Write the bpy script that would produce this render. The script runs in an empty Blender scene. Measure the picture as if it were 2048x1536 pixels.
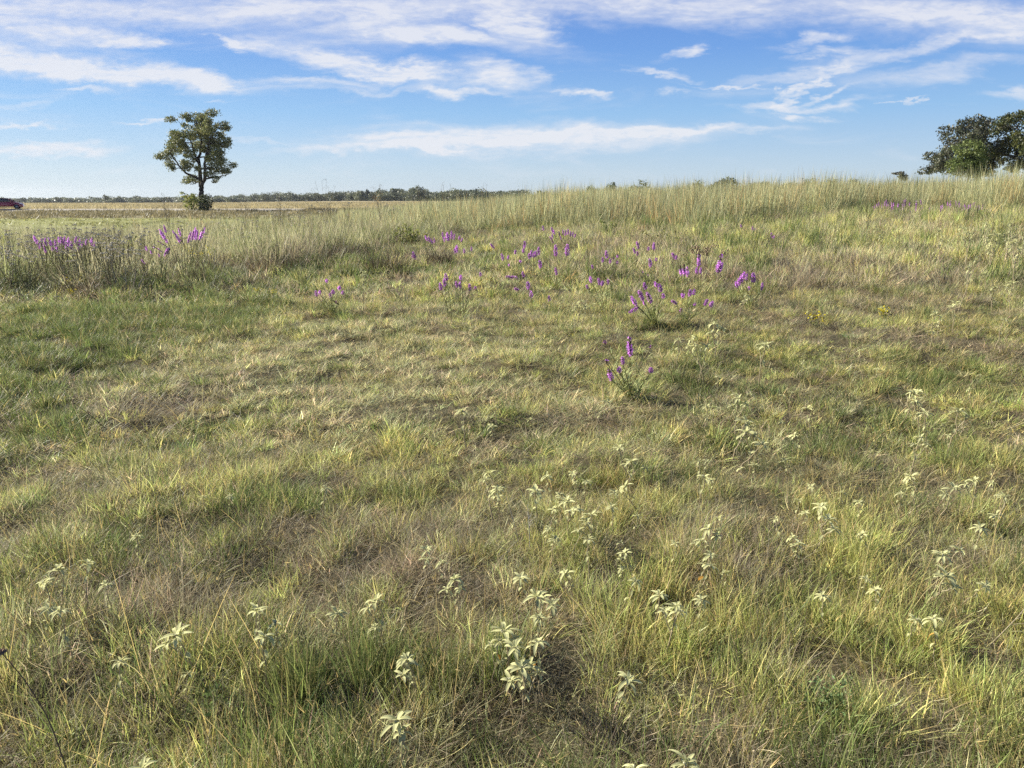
import bpy, math, random
import numpy as np
from mathutils import Vector, Matrix, Euler

SC = bpy.context.scene
COL = SC.collection
RNG = np.random.default_rng(11)
random.seed(5)
F_PX, CX, CY = 1547.0, 1024.0, 768.0          # pinhole of the photograph (2048 x 1536)
PITCH = math.radians(13.49)
EYE = 1.6
SUN_AZ, SUN_EL = math.radians(-66.0), math.radians(29.0)   # azimuth from the view direction, minus = left

# ------------------------------------------------------------------ terrain and noise
def S(t):
    t = np.clip(t, 0.0, 1.0)
    return t * t * (3 - 2 * t)

def _hash(ix, iy, seed):
    n = (ix.astype(np.int64) * 374761393 + iy.astype(np.int64) * 668265263 + seed * 974711) & 0x7fffffff
    n = (n ^ (n >> 13)) * 1274126177 & 0x7fffffff
    n = (n ^ (n >> 16)) & 0xffff
    return n / 65535.0

def vn(x, y, seed=0):
    x = np.asarray(x, float); y = np.asarray(y, float)
    ix, iy = np.floor(x), np.floor(y)
    fx, fy = x - ix, y - iy
    fx, fy = fx * fx * (3 - 2 * fx), fy * fy * (3 - 2 * fy)
    a, b = _hash(ix, iy, seed), _hash(ix + 1, iy, seed)
    c, d = _hash(ix, iy + 1, seed), _hash(ix + 1, iy + 1, seed)
    return (a * (1 - fx) + b * fx) * (1 - fy) + (c * (1 - fx) + d * fx) * fy

def fbm(x, y, seed=0, o=3):
    s, a, t = 0, 1.0, 0
    for k in range(o):
        s = s + a * vn(x * 2 ** k + 17.3 * k, y * 2 ** k - 9.1 * k, seed + k); t += a; a *= 0.5
    return s / t

def road_y(x):
    return 112.0 + 0.10 * (x + 70.0)

def terrain(x, y, micro=True):
    x = np.asarray(x, float); y = np.asarray(y, float)
    z = 1.15 * S((x + 14) / 25) * S((y - 4) / 18) * (1 - 0.85 * S((y - 55) / 180))
    z = z - 3.2 * S((y - 130) / 700) * S((-x / np.maximum(y, 1) - 0.12) / 0.45)
    w = y - road_y(x)
    side = S((-x - 26) / 6)
    z = z - 0.5 * np.exp(-((w + 7.0) / 2.6) ** 2) * side - 0.25 * np.exp(-((w - 9.0) / 3.0) ** 2) * side
    if micro:
        near = np.clip(1.3 - np.hypot(x, y) / 60, 0.0, 1)
        z = z + near * (0.14 * (fbm(x / 0.5, y / 0.5, 3, 3) - 0.5) + 0.09 * (vn(x / 4, y / 4, 9) - 0.5))
    return z

CP, SP = math.cos(PITCH), math.sin(PITCH)
def ray(px, py):
    a, b = (px - CX) / F_PX, -(py - CY) / F_PX
    return a, CP + b * SP, -SP + b * CP

def unproject(px, py, y):
    a, b, c = ray(px, py)
    return np.array([a / b * y, y, EYE + c / b * y])

def at(px, py, h=0.0):
    """ground point (plus height h) seen at this place of the photograph"""
    a, b, c = ray(px, py)
    prev = 0.8; y = 0.8
    while y < 1500:
        z = EYE + c / b * y
        if z < float(terrain(a / b * y, y)) + h:
            lo, hi = prev, y
            for _ in range(20):
                m = 0.5 * (lo + hi)
                if EYE + c / b * m < float(terrain(a / b * m, m)) + h: hi = m
                else: lo = m
            y = hi; break
        prev = y; y *= 1.03
    x = a / b * y
    return np.array([x, y, float(terrain(x, y))])

# ------------------------------------------------------------------ materials
def new_mat(name):
    m = bpy.data.materials.new(name); m.use_nodes = True
    nt = m.node_tree; nt.nodes.clear()
    out = nt.nodes.new('ShaderNodeOutputMaterial')
    return m, nt, out

def leaf_mat(name, transl=0.35, inst=False, rough=0.55, spec=0.25, noise=0.0, nscale=40.0):
    """plant surface: colour attribute (times the colour of the instance), part of the light goes through"""
    m, nt, out = new_mat(name); N, L = nt.nodes.new, nt.links.new
    a = N('ShaderNodeAttribute'); a.attribute_name = 'col'; a.attribute_type = 'GEOMETRY'
    c = a.outputs['Color']
    if inst:
        b = N('ShaderNodeAttribute'); b.attribute_name = 'icol'; b.attribute_type = 'INSTANCER'
        mx = N('ShaderNodeMix'); mx.data_type = 'RGBA'; mx.blend_type = 'MULTIPLY'; mx.inputs[0].default_value = 1
        L(c, mx.inputs[6]); L(b.outputs['Color'], mx.inputs[7]); c = mx.outputs[2]
    if noise:
        tc = N('ShaderNodeTexCoord'); nz = N('ShaderNodeTexNoise'); nz.inputs['Scale'].default_value = nscale
        L(tc.outputs['Object'], nz.inputs['Vector'])
        mr = N('ShaderNodeMapRange'); mr.inputs[3].default_value = 1 - noise; mr.inputs[4].default_value = 1 + noise
        L(nz.outputs['Fac'], mr.inputs[0])
        mx = N('ShaderNodeMix'); mx.data_type = 'RGBA'; mx.blend_type = 'MULTIPLY'; mx.inputs[0].default_value = 1
        L(c, mx.inputs[6]); L(mr.outputs[0], mx.inputs[7]); c = mx.outputs[2]
    p = N('ShaderNodeBsdfPrincipled'); p.inputs['Roughness'].default_value = rough
    p.inputs['Specular IOR Level'].default_value = spec
    L(c, p.inputs['Base Color'])
    if transl > 0:
        t = N('ShaderNodeBsdfTranslucent'); L(c, t.inputs['Color'])
        ms = N('ShaderNodeMixShader'); ms.inputs[0].default_value = transl
        L(p.outputs[0], ms.inputs[1]); L(t.outputs[0], ms.inputs[2]); L(ms.outputs[0], out.inputs[0])
    else:
        L(p.outputs[0], out.inputs[0])
    return m

def solid_mat(name, col, rough=0.5, metal=0.0, spec=0.5, noise=0.12, nscale=8.0, coat=0.0):
    m, nt, out = new_mat(name); N, L = nt.nodes.new, nt.links.new
    tc = N('ShaderNodeTexCoord'); nz = N('ShaderNodeTexNoise'); nz.inputs['Scale'].default_value = nscale
    nz.inputs['Detail'].default_value = 5
    L(tc.outputs['Object'], nz.inputs['Vector'])
    mr = N('ShaderNodeMapRange'); mr.inputs[3].default_value = 1 - noise; mr.inputs[4].default_value = 1 + noise
    L(nz.outputs['Fac'], mr.inputs[0])
    mx = N('ShaderNodeMix'); mx.data_type = 'RGBA'; mx.blend_type = 'MULTIPLY'; mx.inputs[0].default_value = 1
    mx.inputs[6].default_value = (*col, 1); L(mr.outputs[0], mx.inputs[7])
    p = N('ShaderNodeBsdfPrincipled'); L(mx.outputs[2], p.inputs['Base Color'])
    p.inputs['Roughness'].default_value = rough; p.inputs['Metallic'].default_value = metal
    p.inputs['Specular IOR Level'].default_value = spec; p.inputs['Coat Weight'].default_value = coat
    L(p.outputs[0], out.inputs[0])
    return m

M_GRASS = leaf_mat('grass_blades', 0.40, inst=True, rough=0.5, spec=0.25)
M_LEAF = leaf_mat('tree_leaves', 0.28, rough=0.5, spec=0.35)
M_BUSH = leaf_mat('bush_leaves', 0.35, rough=0.55, spec=0.25)
M_BARK = leaf_mat('bark', 0.0, rough=0.9, spec=0.1, noise=0.35, nscale=3.0)
M_STEM = leaf_mat('plant_stem', 0.1, rough=0.7, spec=0.2)
M_PETAL = leaf_mat('petals', 0.5, rough=0.7, spec=0.1)
M_WOOLLY = leaf_mat('woolly_leaf', 0.32, rough=0.85, spec=0.08, noise=0.12, nscale=300)
M_DRY = leaf_mat('dry_stalk', 0.1, rough=0.85, spec=0.1)

# ------------------------------------------------------------------ mesh helpers
def mesh_np(name, V, Q, C=None, mat=None, smooth=False):
    V = np.asarray(V, np.float32).reshape(-1, 3); Q = np.asarray(Q, np.int32)
    k = Q.shape[1]; me = bpy.data.meshes.new(name)
    me.vertices.add(len(V)); me.vertices.foreach_set('co', V.ravel())
    me.loops.add(Q.size); me.loops.foreach_set('vertex_index', Q.ravel())
    me.polygons.add(len(Q)); me.polygons.foreach_set('loop_start', np.arange(0, Q.size, k, dtype=np.int32))
    if smooth: me.polygons.foreach_set('use_smooth', np.ones(len(Q), bool))
    me.update(calc_edges=True)
    if C is not None:
        at_ = me.attributes.new('col', 'FLOAT_COLOR', 'POINT')
        c4 = np.ones((len(V), 4), np.float32); c4[:, :3] = np.broadcast_to(np.asarray(C, np.float32), (len(V), 3))
        at_.data.foreach_set('color', c4.ravel())
    if mat: me.materials.append(mat)
    return me

class MB:
    """collects quad pieces, builds them as one mesh"""
    def __init__(s): s.V, s.F, s.C, s.n = [], [], [], 0
    def add(s, V, F, C):
        V = np.asarray(V, float).reshape(-1, 3)
        s.V.append(V); s.F.append(np.asarray(F, int) + s.n)
        s.C.append(np.broadcast_to(np.asarray(C, float), (len(V), 3))); s.n += len(V)
        return s
    def tube(s, pts, rad, C, sides=5):
        pts = np.asarray(pts, float); n = len(pts); rad = np.broadcast_to(rad, (n,))
        t = np.gradient(pts, axis=0); t /= np.linalg.norm(t, axis=1)[:, None] + 1e-9
        ref = np.array([0.3, 0.2, 1.0]) if abs(t[0, 2]) < 0.9 else np.array([1.0, 0.1, 0])
        u = np.cross(t, ref); u /= np.linalg.norm(u, axis=1)[:, None] + 1e-9
        v = np.cross(t, u)
        a = np.arange(sides) * 2 * np.pi / sides
        V = pts[:, None] + rad[:, None, None] * (u[:, None] * np.cos(a)[None, :, None] + v[:, None] * np.sin(a)[None, :, None])
        F = []
        for i in range(n - 1):
            for j in range(sides):
                k = (j + 1) % sides
                F.append((i * sides + j, i * sides + k, (i + 1) * sides + k, (i + 1) * sides + j))
        C = np.asarray(C, float)
        if C.ndim == 2: C = np.repeat(C, sides, axis=0)
        return s.add(V.reshape(-1, 3), F, C)
    def mesh(s, name, mat, smooth=False):
        return mesh_np(name, np.concatenate(s.V), np.concatenate(s.F), np.concatenate(s.C), mat, smooth)

def obj(name, me, parent=None, link=True):
    o = bpy.data.objects.new(name, me)
    if parent is not None: o.parent = parent
    if link: COL.objects.link(o)
    return o

def tag(o, label, cat, group=None, kind=None):
    o['label'] = label; o['category'] = cat
    if group: o['group'] = group
    if kind: o['kind'] = kind
    return o

def thing(name, label, cat, loc=(0, 0, 0), rz=0.0, group=None, link=True):
    o = bpy.data.objects.new(name, None); o.empty_display_size = 0.05
    o.location = loc; o.rotation_euler = (0, 0, rz)
    if link: COL.objects.link(o)
    return tag(o, label, cat, group)

def copy_tree(o, parent=None):
    c = o.copy(); COL.objects.link(c)
    if parent is not None: c.parent = parent
    for ch in KIDS.get(o.name, []): copy_tree(ch, c)
    return c
KIDS = {}
def kid(name, me, parent):
    o = obj(name, me, parent, link=False); KIDS.setdefault(parent.name, []).append(o); return o

def strips(rng, n, rad, h, lean0, bend, width, segs=3, taper=0.7, tint=((1, 1, 1),), tintp=None, jit=0.22, outward=0.6, curl=0.0):
    """n blades of grass growing from a disc"""
    az = rng.uniform(0, 2 * np.pi, n); r = rad * np.sqrt(rng.uniform(0, 1, n))
    base = np.stack([r * np.cos(az), r * np.sin(az), np.zeros(n)], 1)
    d = np.where(rng.uniform(0, 1, n) < outward, az + rng.normal(0, 0.6, n), rng.uniform(0, 2 * np.pi, n))
    H = rng.uniform(h[0], h[1], n); th = rng.uniform(lean0[0], lean0[1], n); bd = rng.uniform(bend[0], bend[1], n)
    W = rng.uniform(width[0], width[1], n); tw = d + np.pi / 2 + rng.normal(0, 0.9, n)
    p = base.copy(); V = np.zeros((n, segs + 1, 2, 3)); dd = d.copy()
    for k in range(segs + 1):
        t = k / segs
        w = W * (1 - t ** 1.5) ** taper * 0.5 + 0.0002
        wd = np.stack([np.cos(tw), np.sin(tw), np.zeros(n)], 1)
        V[:, k, 0] = p - wd * w[:, None]; V[:, k, 1] = p + wd * w[:, None]
        a = th + bd * t
        step = H / segs
        dd = dd + rng.normal(0, 1, n) * curl
        p = p + np.stack([np.sin(a) * np.cos(dd), np.sin(a) * np.sin(dd), np.cos(a)], 1) * step[:, None]
    V[..., 2] = np.maximum(V[..., 2], 0.004) if curl else V[..., 2]
    m = (segs + 1) * 2
    q = np.array([[2 * k, 2 * k + 1, 2 * k + 3, 2 * k + 2] for k in range(segs)])
    F = (np.arange(n)[:, None, None] * m + q[None]).reshape(-1, 4)
    tint = np.asarray(tint, float)
    ci = rng.choice(len(tint), n, p=tintp)
    C = tint[ci] * np.exp(rng.normal(0, jit, n))[:, None]
    return V.reshape(-1, 3), F, np.repeat(C, m, axis=0), p

def faces_at(rng, P, size, elong=1.6, up=0.35, C=(1, 1, 1), jit=0.2):
    """a small leaf (one bent quad pair is too dear: one quad) at each point"""
    n = len(P); nrm = rng.normal(0, 1, (n, 3)); nrm[:, 2] = np.abs(nrm[:, 2]) * 0.6 + up
    nrm /= np.linalg.norm(nrm, axis=1)[:, None]
    t = np.cross(nrm, rng.normal(0, 1, (n, 3))); t /= np.linalg.norm(t, axis=1)[:, None] + 1e-9
    b = np.cross(nrm, t); s = size * rng.uniform(0.6, 1.3, n)
    L, W = (s * elong * 0.5)[:, None], (s * 0.5)[:, None]
    V = np.stack([P - t * L, P + b * W * 0.9 - t * L * 0.1, P + t * L, P - b * W * 0.9 + t * L * 0.1], 1)
    F = np.arange(4 * n).reshape(n, 4)
    C = np.broadcast_to(np.asarray(C, float), (n, 3)) * np.exp(rng.normal(0, jit, n))[:, None]
    return V.reshape(-1, 3), F, np.repeat(C, 4, axis=0)

# ------------------------------------------------------------------ world, sun, camera
def build_world():
    w = bpy.data.worlds.new('World'); SC.world = w; w.use_nodes = True
    nt = w.node_tree; nt.nodes.clear(); N, L = nt.nodes.new, nt.links.new
    out = N('ShaderNodeOutputWorld'); bg = N('ShaderNodeBackground'); L(bg.outputs[0], out.inputs[0])
    sky = N('ShaderNodeTexSky'); sky.sky_type = 'NISHITA'; sky.sun_disc = False
    sky.sun_elevation = SUN_EL; sky.sun_rotation = SUN_AZ
    sky.air_density = SKY['air']; sky.dust_density = SKY['dust']; sky.ozone_density = SKY['ozone']
    bg.inputs[1].default_value = SKY['strength']
    def math_(op, a, b=None, clamp=False):
        m = N('ShaderNodeMath'); m.operation = op; m.use_clamp = clamp
        for i, v in enumerate((a, b)):
            if v is None: continue
            if isinstance(v, (int, float)): m.inputs[i].default_value = v
            else: L(v, m.inputs[i])
        return m.outputs[0]
    def vmath(op, a, b=None):
        m = N('ShaderNodeVectorMath'); m.operation = op
        for i, v in enumerate((a, b)):
            if v is None: continue
            if isinstance(v, tuple): m.inputs[i].default_value = v
            else: L(v, m.inputs[i])
        return m.outputs['Value'] if op == 'LENGTH' else m.outputs[0]
    tc = N('ShaderNodeTexCoord'); sep = N('ShaderNodeSeparateXYZ'); L(tc.outputs['Generated'], sep.inputs[0])
    yy = math_('MAXIMUM', sep.outputs[1], 0.08)
    u = math_('DIVIDE', sep.outputs[0], yy); v = math_('DIVIDE', sep.outputs[2], yy)
    comb = N('ShaderNodeCombineXYZ'); L(u, comb.inputs[0]); L(v, comb.inputs[1])
    uv = comb.outputs[0]
    def noise(scale, detail, rough, stretch, rot=0.0, dist=0.0, off=(0, 0, 0)):
        mp = N('ShaderNodeMapping'); mp.inputs['Scale'].default_value = stretch
        mp.inputs['Rotation'].default_value = (0, 0, rot); mp.inputs['Location'].default_value = off
        L(uv, mp.inputs[0])
        n = N('ShaderNodeTexNoise'); n.inputs['Scale'].default_value = scale; n.inputs['Detail'].default_value = detail
        n.inputs['Roughness'].default_value = rough; n.inputs['Distortion'].default_value = dist
        L(mp.outputs[0], n.inputs['Vector']); return n
    # warp so that the cloud outlines are ragged and drawn out into wisps
    w1 = noise(5.0, 5, 0.6, (1, 3.0, 1), 0.0, 0.4)
    w2 = noise(22.0, 5, 0.65, (1, 2.6, 1), 0.12, 0.3)
    d1 = vmath('MULTIPLY', vmath('SUBTRACT', w1.outputs['Color'], (0.5, 0.5, 0.5)), (0.22, 0.055, 0))
    d2 = vmath('MULTIPLY', vmath('SUBTRACT', w2.outputs['Color'], (0.5, 0.5, 0.5)), (0.10, 0.022, 0))
    wuv = vmath('ADD', vmath('ADD', uv, d1), d2)
    dens = None
    for (px, py, rx, ry, tilt, amp) in CLOUDS:
        a, b, c = ray(px, py); cu, cv = a / b, c / b
        mp = N('ShaderNodeMapping'); mp.vector_type = 'TEXTURE'
        mp.inputs['Location'].default_value = (cu, cv, 0)
        mp.inputs['Rotation'].default_value = (0, 0, math.radians(tilt))
        mp.inputs['Scale'].default_value = (rx / F_PX, ry / F_PX, 1)
        L(wuv, mp.inputs[0])
        ln = vmath('LENGTH', mp.outputs[0])
        mr = N('ShaderNodeMapRange'); mr.interpolation_type = 'SMOOTHSTEP'
        mr.inputs[1].default_value = 1.38; mr.inputs[2].default_value = 0.1
        mr.inputs[3].default_value = 0.0; mr.inputs[4].default_value = amp * 1.0
        L(ln, mr.inputs[0])
        dens = mr.outputs[0] if dens is None else math_('ADD', dens, mr.outputs[0])
    # streaky texture inside the clouds
    st = noise(14.0, 8, 0.62, (1, 4.5, 1), 0.10, 0.8)
    st2 = noise(60.0, 6, 0.6, (1, 3.2, 1), 0.2, 0.5)
    tex = math_('ADD', math_('MULTIPLY', st.outputs['Fac'], 1.9), math_('MULTIPLY', st2.outputs['Fac'], 0.95))
    tex = math_('SUBTRACT', tex, 0.44)
    # thin veil everywhere + faint random cirrus
    veil = noise(6.0, 7, 0.6, (1, 5.0, 1), 0.06, 1.0, (3.1, 1.7, 0))
    vr = N('ShaderNodeMapRange'); vr.interpolation_type = 'SMOOTHSTEP'
    vr.inputs[1].default_value = 0.48; vr.inputs[2].default_value = 0.85; vr.inputs[4].default_value = 0.35
    L(veil.outputs['Fac'], vr.inputs[0])
    dn = math_('MULTIPLY', math_('MINIMUM', dens, 1.0), tex)
    dn = math_('MINIMUM', math_('ADD', dn, vr.outputs[0]), 0.93, True)
    # sky colour grading: a little more blue up high
    hs = N('ShaderNodeMix'); hs.data_type = 'RGBA'; hs.blend_type = 'MULTIPLY'; hs.inputs[0].default_value = 1.0
    hs.inputs[7].default_value = (*SKY['tint'], 1); L(sky.outputs[0], hs.inputs[6])
    rp = N('ShaderNodeValToRGB'); el = rp.color_ramp.elements
    nz_ = vmath('NORMALIZE', tc.outputs['Generated']); sz = N('ShaderNodeSeparateXYZ'); L(nz_, sz.inputs[0]); L(sz.outputs[2], rp.inputs[0])
    for i, (pos, c) in enumerate(SKY['ramp']):
        e = el[i] if i < 2 else el.new(pos)
        e.position = pos; e.color = (*c, 1)
    gm = N('ShaderNodeMix'); gm.data_type = 'RGBA'; gm.blend_type = 'MULTIPLY'; gm.inputs[0].default_value = 1.0
    L(rp.outputs[0], gm.inputs[6]); gm.inputs[7].default_value = (SKY['gain'],) * 3 + (1,)
    gx = N('ShaderNodeMix'); gx.data_type = 'RGBA'; gx.inputs[0].default_value = SKY['grade']
    L(hs.outputs[2], gx.inputs[6]); L(gm.outputs[2], gx.inputs[7])
    mx = N('ShaderNodeMix'); mx.data_type = 'RGBA'
    L(dn, mx.inputs[0]); L(gx.outputs[2], mx.inputs[6])
    cc = N('ShaderNodeMix'); cc.data_type = 'RGBA'
    cm = N('ShaderNodeMapRange'); cm.inputs[1].default_value = 0.12; cm.inputs[2].default_value = 0.34
    L(v, cm.inputs[0]); L(cm.outputs[0], cc.inputs[0])
    cc.inputs[6].default_value = (*SKY['cloud_low'], 1); cc.inputs[7].default_value = (*SKY['cloud_high'], 1)
    L(cc.outputs[2], mx.inputs[7]); L(mx.outputs[2], bg.inputs[0])

def lin(r, g, b): return tuple((v / 255 / 12.92 if v < 10 else ((v / 255 + 0.055) / 1.055) ** 2.4) for v in (r, g, b))
SKY = dict(air=1.0, dust=0.3, ozone=3.0, strength=0.073, tint=(0.9, 0.97, 1.1), cloud_low=(5.2, 5.35, 5.7), cloud_high=(4.7, 4.85, 5.6), gain=6.0, grade=0.85,
           ramp=[(0.0, lin(204, 220, 234)), (0.03, lin(196, 217, 236)), (0.10, lin(150, 195, 240)), (0.17, lin(114, 164, 232)), (0.26, lin(86, 131, 216)), (0.45, lin(62, 100, 175)), (1.0, lin(36, 62, 112))])
CLOUDS = [  # px, py, rx, ry, tilt (deg, + = rises to the right), amount
    (500, 2, 800, 30, 0, 0.5), (1500, 8, 760, 34, -1, 0.62), (1950, 45, 230, 40, -4, 0.55), (60, 22, 330, 26, 0, 0.45),
    (120, 62, 200, 20, -3, 0.7), (255, 72, 60, 14, 8, 0.6),
    (40, 112, 250, 30, -6, 0.95), (270, 146, 230, 20, -6, 0.85), (420, 160, 70, 16, -10, 0.6), (190, 176, 60, 7, 0, 0.5),
    (720, 45, 270, 40, -4, 0.58), (930, 75, 200, 25, -8, 0.6), (1055, 50, 90, 24, -16, 0.8),
    (470, 84, 55, 14, -22, 0.75), (660, 112, 230, 24, -10, 0.85), (800, 150, 130, 20, -12, 0.8), (620, 158, 150, 9, -2, 0.5),
    (1000, 155, 85, 24, -8, 0.8), (925, 188, 85, 8, 2, 0.6), (720, 178, 260, 7, -2, 0.35),
    (1040, 278, 345, 30, 1, 1.05), (1320, 264, 240, 10, 1, 0.7), (800, 298, 230, 8, 1, 0.6), (780, 272, 120, 8, 3, 0.45),
    (70, 298, 150, 11, 3, 0.9), (30, 252, 75, 5, 0, 0.7), (290, 250, 80, 5, 3, 0.75), (520, 280, 90, 5, -6, 0.3),
    (1605, 172, 60, 13, 34, 0.8), (1600, 213, 120, 10, -2, 0.75), (1610, 237, 55, 9, -3, 0.8), (1660, 186, 60, 8, 18, 0.6), (1720, 205, 60, 8, 10, 0.4),
    (1378, 102, 65, 10, 8, 0.75), (1318, 142, 60, 7, -6, 0.7), (1650, 76, 80, 10, 4, 0.6), (1665, 100, 75, 8, 0, 0.55),
    (1760, 112, 330, 13, 10, 0.5), (1930, 138, 190, 16, 5, 0.45), (1465, 170, 85, 3, -4, 0.6), (1150, 183, 45, 6, -4, 0.65),
    (1995, 190, 65, 10, 0, 0.55), (1822, 200, 24, 6, 38, 0.55), (1340, 184, 35, 7, 12, 0.35), (60, 210, 90, 8, 0, 0.3), (440, 198, 40, 4, -4, 0.4),
]

def build_light_camera():
    build_world()
    d = bpy.data.lights.new('sun', 'SUN'); d.energy = 5.0; d.angle = math.radians(0.6); d.color = (1.0, 0.94, 0.82)
    o = bpy.data.objects.new('sun', d); COL.objects.link(o)
    v = Vector((math.sin(SUN_AZ) * math.cos(SUN_EL), math.cos(SUN_AZ) * math.cos(SUN_EL), math.sin(SUN_EL)))
    o.rotation_euler = v.to_track_quat('Z', 'Y').to_euler(); o.location = v * 50
    c = bpy.data.cameras.new('camera'); c.sensor_width = 36; c.lens = 36 * F_PX / 2048; c.clip_end = 8000; c.clip_start = 0.05
    co = bpy.data.objects.new('camera', c); COL.objects.link(co); co.location = (0, 0, EYE)
    co.rotation_euler = (math.pi / 2 - PITCH, 0, 0); SC.camera = co
    vs = SC.view_settings; vs.view_transform = 'Standard'; vs.look = 'None'; vs.gamma = 1.0; vs.exposure = 1.12; vs.use_curve_mapping = False
    SC.cycles.max_bounces = 4; SC.cycles.diffuse_bounces = 2; SC.cycles.transmission_bounces = 3; SC.cycles.glossy_bounces = 2
    SC.cycles.use_denoising = False
build_light_camera()

# ------------------------------------------------------------------ colour fields of the meadow
#        px,   py,  rx,  ry, kind, amount     (g green, s straw, b brown dead, y yellow-green, h hole)
PATCHES = [
    (200, 640, 330, 40, 'g', 1.0), (480, 560, 260, 35, 'g', 0.7), (60, 760, 150, 80, 'g', 0.9), (150, 690, 200, 40, 'g', 0.5),
    (300, 825, 75, 30, 'b', 2.2), (230, 770, 110, 30, 'b', 0.9), (30, 700, 60, 40, 'b', 0.9), (160, 880, 120, 50, 'b', 0.5), (450, 790, 140, 25, 'b', 0.5),
    (650, 700, 330, 60, 's', 0.9), (800, 850, 300, 110, 's', 0.9), (560, 940, 260, 70, 'y', 0.6), (1060, 950, 220, 60, 'y', 0.6),
    (650, 1010, 150, 40, 'g', 1.2), (330, 1080, 160, 60, 'g', 0.7), (850, 1000, 60, 40, 'g', 0.6),
    (730, 1110, 330, 60, 'b', 1.0), (900, 1090, 250, 60, 'b', 0.9), (430, 1130, 170, 70, 'b', 0.5), (990, 1150, 150, 40, 'b', 0.7),
    (250, 1160, 120, 60, 'b', 1.1), (190, 1250, 130, 60, 'b', 0.9), (130, 1420, 170, 90, 'b', 0.8),
    (640, 1440, 150, 110, 'g', 1.2), (760, 1330, 160, 80, 'g', 0.8), (470, 1360, 150, 60, 'y', 0.5), (950, 1420, 150, 100, 'g', 0.5),
    (1260, 1180, 170, 100, 'y', 0.8), (1500, 1160, 100, 60, 'b', 1.4), (1620, 1100, 130, 50, 'b', 1.1), (1720, 1090, 80, 80, 'y', 1.2),
    (1430, 1230, 120, 60, 'y', 0.6), (1480, 1360, 110, 50, 'b', 1.2), (1430, 1490, 170, 60, 'b', 1.8), (1640, 1420, 90, 60, 'g', 0.9),
    (1850, 1200, 180, 110, 'y', 0.8), (1660, 1270, 120, 90, 'y', 0.7), (1880, 1400, 130, 70, 'b', 0.4), (1950, 1480, 120, 50, 'g', 0.5), (1680, 1500, 110, 40, 'b', 0.8),
    (1520, 640, 300, 50, 'b', 1.0), (1800, 600, 300, 50, 'b', 0.9), (1950, 700, 130, 22, 'b', 1.4), (1650, 560, 250, 30, 'b', 0.6), (1700, 680, 120, 20, 'b', 0.7),
    (1500, 760, 200, 60, 'g', 0.3), (1850, 760, 160, 40, 'g', 0.6), (1950, 850, 120, 80, 'y', 0.5), (1600, 950, 160, 60, 'g', 0.5), (1880, 960, 60, 60, 'b', 0.8),
    (1200, 520, 200, 40, 'b', 0.5), (900, 500, 160, 30, 'b', 0.4), (820, 640, 120, 22, 'b', 0.9), (740, 610, 60, 18, 'b', 0.7), (1000, 660, 90, 20, 'b', 0.6),
    (1310, 690, 130, 30, 'b', 0.5), (1250, 880, 150, 30, 'b', 0.4), (1050, 870, 40, 22, 'b', 1.2),
    (430, 910, 26, 12, 'h', 2.0), (940, 882, 36, 11, 'h', 2.2), (1010, 858, 30, 10, 'h', 1.8), (890, 805, 40, 10, 'h', 1.4), (330, 810, 50, 14, 'h', 1.4), (400, 855, 30, 12, 'h', 1.0),
    (1315, 712, 22, 10, 'h', 1.8), (1760, 660, 60, 10, 'h', 1.2), (780, 930, 40, 10, 'h', 1.0), (610, 870, 40, 10, 'h', 0.8), (1870, 1090, 20, 20, 'h', 1.2), (1390, 1480, 40, 16, 'h', 1.5), (1500, 1010, 60, 14, 'h', 0.8),
]
PW = {k: [] for k in 'gsbyh'}
for px, py, rx, ry, k, amt in PATCHES:
    c = at(px, py); n1, n2 = at(px, py - ry), at(px, py + ry)
    dist = c[1] / ray(px, py)[1]
    PW[k].append((c[0], c[1], rx / F_PX * dist, max(0.5 * abs(n1[1] - n2[1]), 0.03), amt * (0.55 if k == 'b' and amt < 2 else (0.7 if k == 'h' else 1))))

def fields(x, y):
    out = {}
    wx = x + 0.5 * (fbm(x / 0.7, y / 0.7, 31) - 0.5); wy = y + 0.7 * (fbm(x / 0.7, y / 0.7, 37) - 0.5)
    for k, lst in PW.items():
        f = np.zeros_like(x)
        for (cx, cy, rx, ry, a) in lst:
            f = f + a * np.exp(-0.9 * (((wx - cx) / rx) ** 2 + ((wy - cy) / ry) ** 2))
        out[k] = f
    out['g'] = out['g'] + 0.8 * (fbm(x / 1.6, y / 1.6, 41) - 0.5) + 0.9 * (fbm(x / 0.35, y / 0.35, 42) - 0.5)
    out['s'] = out['s'] + 0.8 * (fbm(x / 1.3, y / 1.3, 51) - 0.5) + 0.9 * (fbm(x / 0.30, y / 0.30, 52) - 0.5)
    out['b'] = out['b'] + 0.8 * (fbm(x / 1.1, y / 1.1, 61) - 0.5) + 1.3 * (fbm(x / 0.28, y / 0.28, 62) - 0.5)
    out['y'] = out['y'] + 0.9 * (fbm(x / 1.4, y / 1.4, 71) - 0.5) + 0.8 * (fbm(x / 0.3, y / 0.3, 72) - 0.5)
    return out

GC = dict(g=(0.155, 0.20, 0.062), y=(0.43, 0.455, 0.15), s=(0.515, 0.52, 0.265), b=(0.36, 0.315, 0.21))

# zones (how far away which growth begins), as functions of the bearing q = x / y
def brush_front(q):      # near edge of the knee- to waist-high brush on the left
    return np.interp(q, [-0.9, -0.6, -0.45, -0.33, -0.22, -0.12, -0.02, 0.1], [11.0, 11.6, 12.0, 12.6, 14.5, 17.5, 20.5, 24.0])
def tall_front(q):       # near edge of the tall olive grass
    return np.interp(q, [-0.5, -0.3, -0.2, -0.1, 0.0, 0.1, 0.2, 0.33, 0.42, 0.5, 0.66, 0.9], [30, 27, 26, 23.5, 21.5, 19.8, 19.0, 19.5, 22.0, 23.5, 23, 22])

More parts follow.
